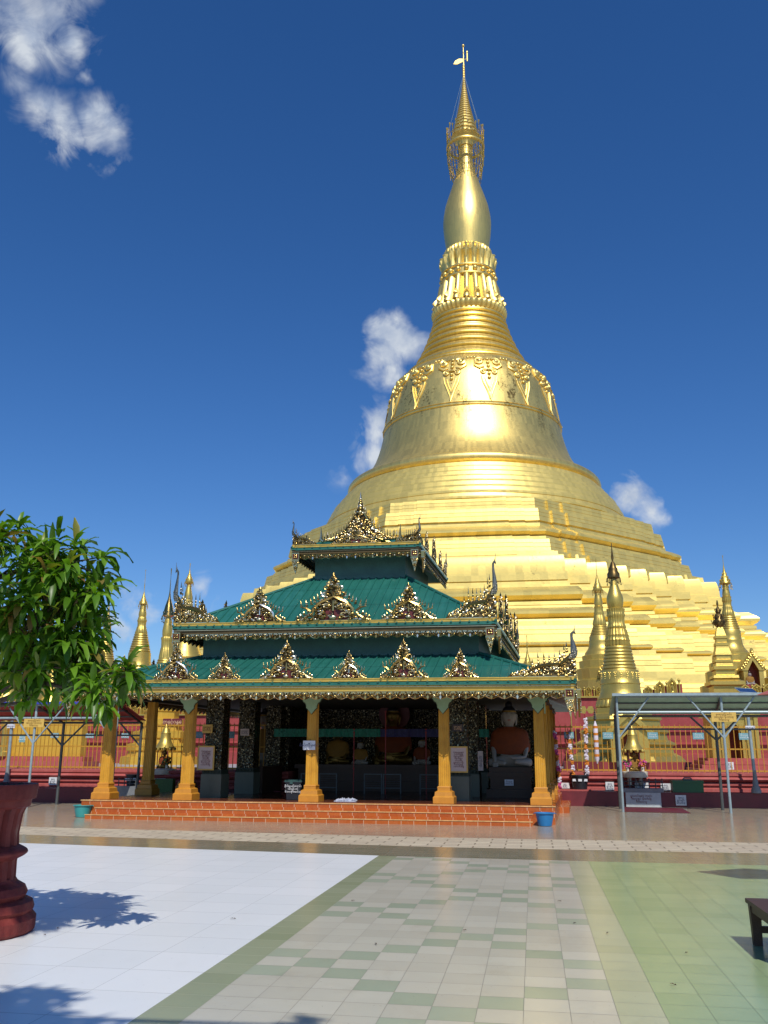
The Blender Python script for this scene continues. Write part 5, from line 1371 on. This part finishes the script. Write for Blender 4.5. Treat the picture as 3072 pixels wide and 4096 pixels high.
t = tag(MB().box(1.77, 29.95, 0, 2.44, 30.8, .22).box(1.80, 30.1, .22, 2.4, 30.8, .44).build('stone_step', 'stone_grey', None, 0, at=(2.1, 29.95, 0)), 'grey stone step between the pink block and the first canopy post', 'step')
# upper terrace retaining walls with gilt merlons
def merlon_mesh():
    m = MB(); out = [(-.5, 0), (.5, 0), (.5, .62), (.38, .8), (.18, .88), (0, 1.0), (-.18, .88), (-.38, .8), (-.5, .62)]
    m.prism(out, -.05, .12)
    for s in (.78, .5):
        pts = [(x*s, -.06, .06 + z*.9*(s*.5 + .5) - .0) for x, z in out]; m.tube(pts + [pts[0]], .05, 4)
    m.ball((0, -.06, .42), .13, 8, 6); m.ball((0, -.06, .66), .08, 6, 4); m.ball((0, -.06, .2), .09, 6, 4)
    return m.mesh('merlon', 'gold_small', 30)
MER = merlon_mesh()
PST = MB(); PST.tube([(0, 0, 0), (0, 0, .75)], .07, 8); PST.ball((0, 0, .85), .12, 8, 6); PST.ball((0, 0, .62), .1, 8, 5); PST = PST.mesh('merlon_post', 'gold_small', 40)
def merlon_wall(label, x0, x1, ztop, xs):
    t = thing('terrace_wall', label, 'wall', ((x0+x1)/2, 47, .93)); m = MB()
    prof = [(0, .93), (0, 1.5), (.25, 1.6), (.25, 1.9), (.1, 2.0), (.35, 2.1), (.35, 2.55), (.2, 2.6), (.2, 2.72), (.38, 2.8), (.38, ztop - .08)]
    m.rings([[(x, 47 + a, z) for a, z in prof] + [(x, 60, ztop - .08), (x, 60, .93)] for x in (x0, x1)]); m.f = [tuple(reversed(f)) for f in m.f]
    m.build('wall', 'red_wall', t, 20)
    MB().box(x0, 47.25, ztop - .075, x1, 47.7, ztop).build('gold_ledge', 'gold_small', t, 0)
    for x, z, w, h in xs:
        put('merlon', MER, t, (x, 47.45, z), 0, (w, 1, h)); put('merlon_post', PST, t, (x + w*.5 + .12, 47.45, z), 0, (.6, .6, h))
    m = MB()
    for x, z, w, h in xs: m.box(x - w*.5 - .03, 47.56, ztop + .001, x + w*.5 + .27, 47.62, z + h*.66)
    m.build('merlon_backing', 'red_wall', t, 0)
    return t
merlon_wall('deep pink upper terrace wall with gilt arched merlons, right of the pavilion', -.5, 16, 4.34,
            [(2.4 - .5*i, 4.34, .29, .5) for i in range(4)][::-1] + [(2.88, 4.34, .3, .52), (3.4, 4.34, .32, .52), (5.8, 4.34, .42, .5), (6.38, 4.34, .44, .75), (6.97, 4.34, .46, .9)] + [(10.45, 4.34, .42, .56), (10.98, 4.34, .42, .58), (11.5, 4.34, .42, .58), (12.05, 4.34, .42, .58)])
merlon_wall('deep pink upper terrace wall seen under and beyond the left side of the pavilion', -36, -9, 3.5, [(-34 + .6*i, 3.5, .42, .5) for i in range(40)])
m = MB()
for s in (0, 1):
    m.prism([(2.30 + s*.36, 3.62), (2.40 + s*.36, 3.46), (2.58 + s*.36, 3.44), (2.66 + s*.36, 3.62), (2.58 + s*.36, 3.80), (2.40 + s*.36, 3.79)], 46.2, 46.3)
m.prism([(1.95, 3.62), (2.12, 3.5), (2.28, 3.62), (2.12, 3.76)], 46.2, 46.3)
m.tube([(1.9, 46.32, 3.6), (3.1, 46.32, 3.6)], .03, 5)
for x in (1.9, 3.1): m.tube([(x, 46.32, .95), (x, 46.32, 3.6)], .03, 5)
tag(m.build('lozenge_rail', 'gold_small', None, 0, at=(2.5, 46.3, .95)), 'row of gilt lozenge ornaments on a rail before the deep pink wall', 'ornament')
t = thing('solar_panel', 'tilted blue solar panel above the grey canopy roof', 'solar panel', (10.1, 46, 4.3))
m = MB(); m.add([(9.62, 45.9, 4.62), (10.42, 45.9, 4.57), (10.62, 45.7, 4.36), (9.82, 45.7, 4.41)] , [(0, 3, 2, 1)]); m.add([(9.62, 45.93, 4.60), (10.42, 45.93, 4.55), (10.62, 45.73, 4.34), (9.82, 45.73, 4.39)], [(0, 1, 2, 3)]); m.build('panel', 'solar', t, 0)
m = MB(); m.tube([(9.62, 45.9, 4.62), (10.42, 45.9, 4.57), (10.62, 45.7, 4.36), (9.82, 45.7, 4.41), (9.62, 45.9, 4.62)], .016, 4); m.tube([(10.2, 46, 3.9), (10.15, 45.85, 4.45)], .03, 6); m.build('frame', 'steel', t)
buddha('white seated statue in the golden niche above the solar panel', (11.82, 52.35, 5.2), .42, 'white_skin', 'yellow_robe')
tag(MB().box(11.55, 52.1, 4.9, 12.1, 52.6, 5.2).build('statue_base', 'red_wall', None, 0, at=(11.82, 52.3, 4.9)), 'small red block under the white statue in the golden niche', 'block')
# yellow block behind the red canopy
t = thing('shrine_building', 'plain yellow block shrine behind the fence at the left, gold column at its edge', 'building', (-20.2, 37, .93))
MB().box(-21.9, 36, 1.34, -18.48, 36.5, 2.9).build('wall', 'gold_wall', t, 0)
MB().box(-22.2, 35.4, .93, -18.0, 36.8, 1.15).box(-22.0, 35.7, 1.15, -18.2, 36.7, 1.33).build('base_steps', 'pink_wall', t, 0)
m = MB(); m.box(-22.0, 35.9, 2.9, -18.4, 36.6, 3.02); m.box(-21.0, 35.97, 1.34, -20.94, 36, 2.9); m.box(-19.0, 35.97, 1.34, -18.94, 36, 2.9); m.build('trim', 'gold_trim', t, 0)
m = MB(); m.lathe([(.2, 1.34), (.2, 1.5), (.15, 1.55), (.15, 2.4), (.22, 2.5), (.24, 2.75), (.1, 2.95)], (-21.75, 35.75), 16); m.build('column', 'gold_small', t)
plate('name_sign', 'red name board with gold letters on the yellow stepped base at the left', 'sign', -15.39, 2.62, -14.56, 2.9, 37.0, 'maroon_wall', 'တနင်္ဂနွေ', .2, 'ink_gold', th=.05)
# gold doorway shrine at the right
t = thing('shrine_building', 'small gilded shrine with a dark arched doorway, behind the fence at the right', 'building', (7.4, 36.5, .93))
m = MB(); m.prism([(6.55, 1.42), (7.16, 1.42), (7.16, 2.3), (7.28, 2.55), (7.41, 2.68), (7.54, 2.55), (7.64, 2.3), (7.64, 1.42), (8.25, 1.42), (8.25, 2.92), (6.55, 2.92)], 36, 37.4)
m.build('wall', 'gold_small', t, 0)
m = MB(); m.prism([(6.4, 2.9), (8.4, 2.9), (8.3, 3.05), (7.95, 3.1), (7.41, 3.6), (6.9, 3.1), (6.5, 3.05)], 35.9, 37.5)
for x in (6.62, 6.95, 7.87, 8.17): m.box(x - .07, 35.93, 1.42, x + .07, 36, 2.9)
m.build('pediment', 'gold_small', t, 0)
MB().box(7.1, 36.9, 1.42, 7.7, 37.0, 2.8).build('door_recess', 'niche_red', t, 0)
m = MB()
for k, (d, z) in enumerate(((0, .93), (.25, 1.06), (.5, 1.2), (.75, 1.32))): m.box(5.8 + d*.6, 34.6 + d, z, 9.0 - d*.6, 37.5, z + (.13 if k < 3 else .1))
m.build('base_steps', 'pink_wall', t, 0)
# ------------------------------------------------------------------ day-post shrines
def day_shrine(label, x, y, z, group):
    t = thing('day_shrine', label, 'shrine', (x, y, z), group)
    m = MB(); m.lathe([(.39, z + .22), (.40, z + .24), (.40, z + .38), (.36, z + .40)], (x, y), 40)
    for k in range(4):
        a = R(45 + 90*k); m.tube([(x + .25*math.cos(a), y + .25*math.sin(a), z), (x + .25*math.cos(a), y + .25*math.sin(a), z + .22)], .05, 8)
    m.build('pedestal', 'cream', t)
    m = MB(); m.lathe([(.34, z + 1.05), (.32, z + 1.08), (.27, z + 1.14), (.20, z + 1.26), (.165, z + 1.4), (.155, z + 1.50), (.165, z + 1.51), (.13, z + 1.56), (.10, z + 1.66), (.06, z + 1.7), (.015, z + 1.8)], (x, y), 10)
    for k in range(10):
        a = 2*math.pi*k/10; m.ball((x + .32*math.cos(a), y + .32*math.sin(a), z + 1.02), .05, 6, 4, sc=(1, 1, 1.2))
    m.build('bell_roof', 'gold_small', t, 40)
    m = MB()
    for k in range(4):
        a = R(45 + 90*k); m.tube([(x + .24*math.cos(a), y + .24*math.sin(a), z + .40), (x + .24*math.cos(a), y + .24*math.sin(a), z + 1.06)], .018, 6)
    m.build('roof_post', 'maroon_wall', t)
    return t
gs = 'small shrines with bell shaped roofs'
day_shrine('little shrine with a bell shaped gold roof beside the first post of the grey canopy', 3.12, 30.35, .63, gs)
buddha('small gilded statue with garlands under the right bell shaped roof', (3.12, 30.35, 1.04), .36, 'gold_skin', 'yellow_robe')
day_shrine('little shrine with a bell shaped gold roof seen between the left ochre pillars', -11.82, 28.75, .63, gs)
buddha('small orange robed statue under the left bell shaped roof', (-11.82, 28.75, 1.04), .36, 'gold_skin', 'orange_robe')
def bouquet(label, x, y, z, mats, n=26, r=.12):
    t = thing('bouquet', label, 'flowers', (x, y, z), 'offering flowers at the small shrines'); rs = random.Random(int(x*100))
    m = MB(); m.lathe([(.045, z), (.05, z + .1), (.035, z + .12)], (x, y), 10); m.build('vase', 'cream', t)
    for mt in mats:
        m = MB()
        for k in range(n): m.ball((x + rs.uniform(-r, r), y + rs.uniform(-r, r), z + .12 + rs.random()*r*2), rs.uniform(.02, .04), 5, 4)
        m.build('flowers', mt, t)
bouquet('pink and leafy bouquet left of the right small statue', 2.90, 30.2, 1.04, ['flower_pink', 'leafy'])
bouquet('orange and pink bouquet right of the right small statue', 3.36, 30.2, 1.04, ['flower_orange', 'flower_pink'])
bouquet('orange bouquet before the left small statue', -11.66, 28.6, 1.04, ['flower_orange', 'leafy'])
t = thing('iron_railing', 'low black iron railing on the grey slab before the right small shrine', 'railing', (3.3, 30, .54)); m = MB()
for z in (.62, .74): m.tube([(2.7, 30.0, z), (3.92, 30.0, z)], .014, 5)
for i in range(7): m.tube([(2.72 + .195*i, 30, .54), (2.72 + .195*i, 30, .80)], .016, 5); m.ball((2.72 + .195*i, 30, .81), .025, 5, 4)
m.build('railing', 'steel_dark_and_shaded', t)
tag(MB().box(2.62, 29.66, .432, 3.88, 30.3, .54).build('slab', 'stone_grey', None, 0, at=(3.25, 29.7, .43)), 'dark grey stone slab carrying the black iron railing', 'slab')
o = tag(MB().box(2.74, 29.64, .004, 3.78, 29.715, .425).build('marble_tablet', 'marble_grey', None, 0, at=(3.26, 29.66, 0)), 'pale marble tablet with faint red inscription, leaning on the maroon wall', 'tablet')
lettering('ရွှေမော်ဓော ဘုရား\nအလှူရှင် မိသားစု\nကောင်းမှု', .085, 'ink_red', o, (3.2, 29.634, .24))
t = thing('iron_railing', 'low black iron railing at the left small shrine', 'railing', (-12.4, 27.5, .53)); m = MB()
for z in (.6, .72): m.tube([(-12.75, 27.5, z), (-12.0, 27.5, z)], .014, 5)
for i in range(5): m.tube([(-12.75 + .185*i, 27.5, .53), (-12.75 + .185*i, 27.5, .78)], .015, 5)
m.build('railing', 'steel_dark_and_shaded', t)
tag(MB().box(-12.8, 27.3, 0, -12.1, 27.58, .53).build('stone_block', 'stone_grey', None, 0, at=(-12.45, 27.4, 0)), 'dark grey stone block between the two leftmost ochre pillars', 'block')
tag(MB().box(-11.5, 27.35, 0, -10.93, 27.58, .76).build('stone_block', 'leafy', None, 0, at=(-11.2, 27.4, 0)), 'dark green slab beside the third ochre pillar', 'slab')
# green box with a black handle
t = thing('donation_box', 'dark green metal chest with a black handle on the maroon wall', 'box', (4.62, 29.95, .43))
MB().box(4.17, 29.76, .432, 5.07, 30.25, .72).build('chest', 'green_box', t, 0)
MB().box(4.155, 29.745, .72, 5.085, 30.26, .785).build('lid', 'green_box', t, 0)
m = MB(); m.box(4.5, 29.9, .785, 4.78, 30.0, .83); m.tube([(4.5, 29.95, .80), (4.55, 29.95, .86), (4.73, 29.95, .86), (4.78, 29.95, .80)], .02, 6); m.build('handle', 'steel_dark_and_shaded', t)
sheet('red_mat', [(2.45, 27.15), (4.2, 26.9), (4.32, 29.3), (2.6, 29.5)], 'maroon_wall', .006)
# black pots and prayer garlands
def pot(label, x, y, z, r0, r1, h):
    t = thing('black_pot', label, 'pot', (x, y, z)); m = MB()
    m.lathe([(r0, z), (r1, z + h), (r1 + .03, z + h), (r1 + .03, z + h + .04), (r1 - .02, z + h + .04), (r1 - .03, z + h - .06)], (x, y), 30); m.build('pot_body', 'plastic_black', t)
    m = MB()
    for k, a in enumerate((-130, -90, -50)):
        q = r0 + (r1 - r0)*.72 + .008; m.box(x + q*math.cos(R(a)) - .055, y + q*math.sin(R(a)) - .02, z + h*.62, x + q*math.cos(R(a)) + .055, y + q*math.sin(R(a)), z + h*.80)
    m.build('white_label', 'sign_white', t, 0)
    m = MB(); m.lathe([(r1 - .03, z + h - .03), (.01, z + h - .03)], (x, y), 20); m.build('soil', 'soil', t)
    return t
pot('black pot of prayer garlands on the pink block, right of the pavilion', 1.42, 30.45, .47, .22, .28, .40)
pot('black pot on the low wall between the two leftmost ochre pillars', -12.55, 28.05, .43, .16, .2, .40)
def garland(label, x, y, z0, z1, mats, r, lean=0.0, tube_=False):
    t = thing('prayer_garland', label, 'garland', (x, y, z0), 'hanging prayer garlands right of the pavilion'); rs = random.Random(int(x*77))
    m = MB(); m.tube([(x, y + .03, z0), (x + lean, y + .03, z1 + .1)], .014, 5); m.build('rod', 'red_pole', t)
    if tube_:
        m = MB(); m.lathe([(.015, z0 + .1), (r, z0 + .25), (r, z1 - .2), (.015, z1 - .02)], (x, y), 14); m.build('paper_tube', 'flower_white', t)
        m = MB()
        for k in range(5): m.lathe([(r*1.03, z0 + .32 + k*.22), (r*1.03, z0 + .40 + k*.22)], (x, y), 14, cap=False)
        m.build('orange_bands', 'flower_orange', t)
        m = MB()
        for k in range(6): m.ball((x, y, z1 + .05 + k*.07), .05 - .006*k, 8, 5)
        m.build('tip', 'silver', t)
        return t
    n = int((z1 - z0)/.055)
    for j, mt in enumerate(mats):
        m = MB()
        for k in range(n):
            if (k//3) % len(mats) != j: continue
            z = z0 + .06 + (z1 - z0 - .06)*k/n; xx = x + lean*(z - z0)/(z1 - z0)
            for q in range(4): m.ball((xx + rs.uniform(-r, r)*.7, y + rs.uniform(-r, r)*.7, z + rs.uniform(-.02, .02)), rs.uniform(.45, .8)*r, 5, 4)
        m.build('flowers', mt, t)
    return t
garland('tall garland of white ribbon flowers rising from the black pot', 1.66, 30.45, .86, 2.7, ['flower_white', 'flower_white', 'flower_orange'], .062, .03)
garland('white and orange paper tube with a silver tip, beside the ribbon garland', 2.0, 30.5, 1.15, 2.6, [], .075, 0, True)
garland('orange and white flower garland leaning from the black pot', 1.24, 30.4, .86, 2.25, ['flower_orange', 'flower_white'], .055, -.12)
garland('dim garland hanging close to the right side pillars of the pavilion', .78, 29.6, .5, 2.26, ['flower_pink', 'flower_white', 'flower_orange'], .06, -.1)

# ------------------------------------------------------------------ planter and mango tree
PXC, PYC = -5.17, 8.1
t = thing('planter', 'weathered red ringed planter urn at the left edge, holding a mango tree', 'planter', (PXC, PYC, 0))
m = MB()
m.lathe([(.62, .0), (.645, .03), (.645, .12), (.60, .17), (.62, .20), (.60, .26), (.53, .29), (.55, .33), (.52, .39), (.45, .43), (.43, .46)], (PXC, PYC), 20); m.build('foot', 'terracotta', t, 25)
m = MB(); m.lathe([(.43, .45), (.425, .6), (.43, .64)], (PXC, PYC), 80, mod=lambda a, z: 1 - .09*(abs(math.sin(10*a)) < .3)); m.lathe([(.43, .73), (.42, .85), (.44, 1.02), (.47, 1.09)], (PXC, PYC), 80, mod=lambda a, z: 1 - .09*(abs(math.sin(10*a)) < .3)); m.build('fluted_body', 'terracotta', t, 25)
m = MB(); m.lathe([(.42, .62)] + [(.44 + .075*math.sin(math.pi*i/8), .63 + .11*i/8) for i in range(9)] + [(.42, .75)], (PXC, PYC), 40); m.build('ring_band', 'terracotta', t, 50)
m = MB(); m.lathe([(.46, 1.07), (.50, 1.09), (.51, 1.15), (.545, 1.16), (.555, 1.27), (.55, 1.29), (.50, 1.29), (.47, 1.24)], (PXC, PYC), 20); m.build('rim', 'terracotta', t, 25)
m = MB(); m.lathe([(.49, 1.22), (.3, 1.26), (.01, 1.28)], (PXC, PYC), 20)
for k in range(60): m.ball((PXC + rnd(-.42, .42)*.75, PYC + rnd(-.42, .42)*.75, 1.26), rnd(.015, .04), 5, 3)
m.build('soil', 'soil', t)
def leaf(m, p, d, L, w, droop, rs, roll):
    d = Vector(d).normalized(); up = Vector((0, 0, 1)); s = d.cross(up)
    if s.length < .05: s = Vector((1, 0, 0))
    s.normalize(); s = Matrix.Rotation(roll, 3, d) @ s
    p = Vector(p); n = 5; o = len(m.v); dirv = d.copy()
    for i in range(n + 1):
        t = i/n; wd = w*(math.sin(math.pi*min(1, t*.93 + .05))**.75)*(1 - .25*t)
        nrm = s.cross(dirv).normalized()
        wv = .006*math.sin(t*17 + roll*9)
        m.v += [tuple(p - s*wd + nrm*(wd*.42 + wv)), tuple(p), tuple(p + s*wd + nrm*(wd*.42 - wv))]
        if i < n:
            for k in (0, 1): m.f.append((o + 3*i + k, o + 3*i + k + 1, o + 3*i + k + 4, o + 3*i + k + 3)); m.mi.append(0)
        p = p + dirv*(L/n)
        dirv = (dirv + Vector((0, 0, -1))*droop/n).normalized()
def tree(name, label, base, trunk_pts, trunk_r, lobes, count, L, seed, leaves=11):
    rs = random.Random(seed)
    t = thing(name, label, 'tree', base); m = MB(); lf = MB()
    m.tube(trunk_pts, trunk_r, 8)
    top = Vector(trunk_pts[-1])
    for (cx, cy, cz, rx, ry, rz, wgt) in lobes:
        c = Vector((cx, cy, cz)); st = Vector(trunk_pts[rs.randrange(len(trunk_pts)//2, len(trunk_pts))])
        mid = st.lerp(c, .5) + Vector((rs.uniform(-.1, .1), rs.uniform(-.1, .1), rs.uniform(-.05, .12)))
        m.tube([st, mid, c], [trunk_r[-1]*.8, trunk_r[-1]*.5, trunk_r[-1]*.22], 6)
        for k in range(max(1, int(count*wgt))):
            while True:
                u = Vector((rs.uniform(-1, 1), rs.uniform(-1, 1), rs.uniform(-1, 1)))
                if .12 < u.length < 1: break
            u = u.normalized()*(u.length**.55)
            q = c + Vector((u.x*rx, u.y*ry, u.z*rz))
            b = c + (q - c)*.45
            if rs.random() < .6: m.tube([b.lerp(c, .6), b, q], [.011, .008, .005], 4)
            ax = (q - c).normalized() + Vector((0, 0, .35)); ax.normalize()
            e1 = ax.orthogonal().normalized(); e2 = ax.cross(e1)
            nl = leaves + rs.randrange(-3, 4)
            for j in range(nl):
                a = j*2.4 + rs.uniform(-.3, .3); f = j/nl
                el = R(72 - 95*f) + rs.uniform(-.2, .2)
                d = ax*math.sin(el) + (e1*math.cos(a) + e2*math.sin(a))*math.cos(el)
                leaf(lf, q - ax*.05*f*2, d, L*rs.uniform(.45, 1.2), L*.128*rs.uniform(.75, 1.2), rs.uniform(.9, 2.3), rs, rs.uniform(-.35, .35))
    m.build('trunk', 'bark', t, 60)
    lf.build('crown', 'leaf', t, 60)
    return t
tree('mango_tree', 'leafy mango tree with long drooping leaves growing from the red planter', (PXC, PYC, 1.25),
     [(PXC, PYC, 1.22), (PXC + .05, PYC - .1, 1.6), (PXC + .12, PYC - .3, 1.95), (PXC + .1, PYC - .45, 2.3)], [.055, .05, .045, .04],
     [(-4.75, 7.3, 3.05, .75, .6, .55, 1.15), (-4.25, 7.35, 2.72, .58, .5, .48, 1.1), (-4.05, 7.3, 3.2, .38, .38, .28, .4), (-3.80, 7.3, 2.95, .2, .24, .2, .2), (-4.15, 7.35, 2.3, .36, .42, .26, .45), (-3.55, 7.2, 2.05, .15, .17, .17, .14), (-3.75, 7.25, 2.18, .12, .15, .12, .08),
      (-4.22, 7.2, 1.99, .10, .12, .10, .06), (-5.3, 7.4, 2.95, .5, .5, .5, .6), (-3.85, 7.3, 2.5, .26, .3, .24, .28), (-5.0, 7.0, 3.3, .5, .4, .35, .4), (-4.55, 7.25, 2.06, .09, .1, .08, .06), (-3.36, 7.22, 2.2, .10, .14, .13, .12)], 46, .26, 11, 11)
tree('shade_tree', 'tall leafy tree standing behind the viewer at the left, out of the picture', (-3.6, -1.2, 0),
     [(-3.6, -1.2, 0), (-3.5, -.9, 2.5), (-3.1, -.3, 4.8), (-2.8, .3, 6.2)], [.16, .13, .1, .08],
     [(-2.3, .0, 6.75, .7, .55, .3, 1.6), (-1.5, .02, 6.7, .42, .5, .25, 1.0), (-1.0, -.3, 6.7, .32, .3, .2, .5), (.26, .30, 6.6, .10, .08, .08, .06), (-3.5, 3.0, 6.6, .75, .7, .3, 2.2), (-3.0, .15, 6.7, .5, .5, .25, .9), (-1.75, .42, 6.7, .35, .25, .2, .6)], 34, .26, 5, 10)

# ------------------------------------------------------------------ bench, parasol, litter
t = thing('bench', 'low dark wooden bench with a white sheet on top, at the right edge', 'bench', (2.4, 8.4, 0))
MB().box(1.79, 8.0, .335, 3.6, 8.92, .37).build('seat', 'wood_dark', t, 0)
m = MB(); m.box(1.815, 8.03, .27, 3.55, 8.06, .335); m.box(1.815, 8.86, .27, 3.55, 8.89, .335); m.box(1.815, 8.06, .27, 1.845, 8.86, .335); m.build('apron', 'wood_dark', t, 0)
for x in (1.85, 3.5):
    for y in (8.06, 8.86):
        m = MB(); m.rings([[(x-.035, y-.035, 0), (x+.035, y-.035, 0), (x+.035, y+.035, 0), (x-.035, y+.035, 0)], [(x-.045, y-.04, .335), (x+.045, y-.04, .335), (x+.045, y+.04, .335), (x-.045, y+.04, .335)]]); m.build('leg', 'wood_dark', t, 0)
m = MB(); m.box(1.88, 8.845, .10, 3.46, 8.875, .155); m.build('stretcher', 'wood_dark', t, 0)
m = MB(); m.prism([(1.885, .27), (1.885, .19), (1.96, .27)], 8.845, 8.875); m.build('brace', 'wood_dark', t, 0)
m = MB(); m.box(2.0, 8.12, .372, 2.75, 8.885, .378); tag(m.build('paper_sheet', 'sign_white', None, 0, at=(2.3, 8.5, .372)), 'white sheet lying on the dark bench', 'paper')
t = thing('parasol', 'unseen parasol past the right edge, added to cast an angular shadow', 'parasol', (3.55, 11.9, 0))  # added out of view, cloth shaped for the shadow on the floor
m = MB(); m.tube([(3.55, 11.9, 0), (3.55, 11.9, 2.55)], .025, 8); m.build('pole', 'steel', t)
m = MB(); m.add([(3.55, 11.9, 2.6)] + [(3.65 + .9*math.cos(R(72*k + 170)), 11.9 + .62*math.sin(R(72*k + 170)), 2.3) for k in range(5)], [(0, k + 1, (k + 1) % 5 + 1) for k in range(5)]); m.build('cloth', 'parasol', t, 0)
m = MB(); rs_ = random.Random(21)
for x, y in [(-.7, 9.0), (.35, 9.6), (.6, 9.1), (-1.4, 8.3), (-2.0, 10.5), (.2, 10.9), (1.2, 8.4), (-4.4, 8.45), (-4.35, 8.1), (-3.0, 9.2), (.9, 7.3)]:
    a = rs_.uniform(0, 6.3); leaf(m, (x, y, .012), (math.cos(a), math.sin(a), .04), rs_.uniform(.03, .07), .008, .1, rs_, 0)
struct(m.build('leaf_litter', 'bark', None, 60), 'stuff')
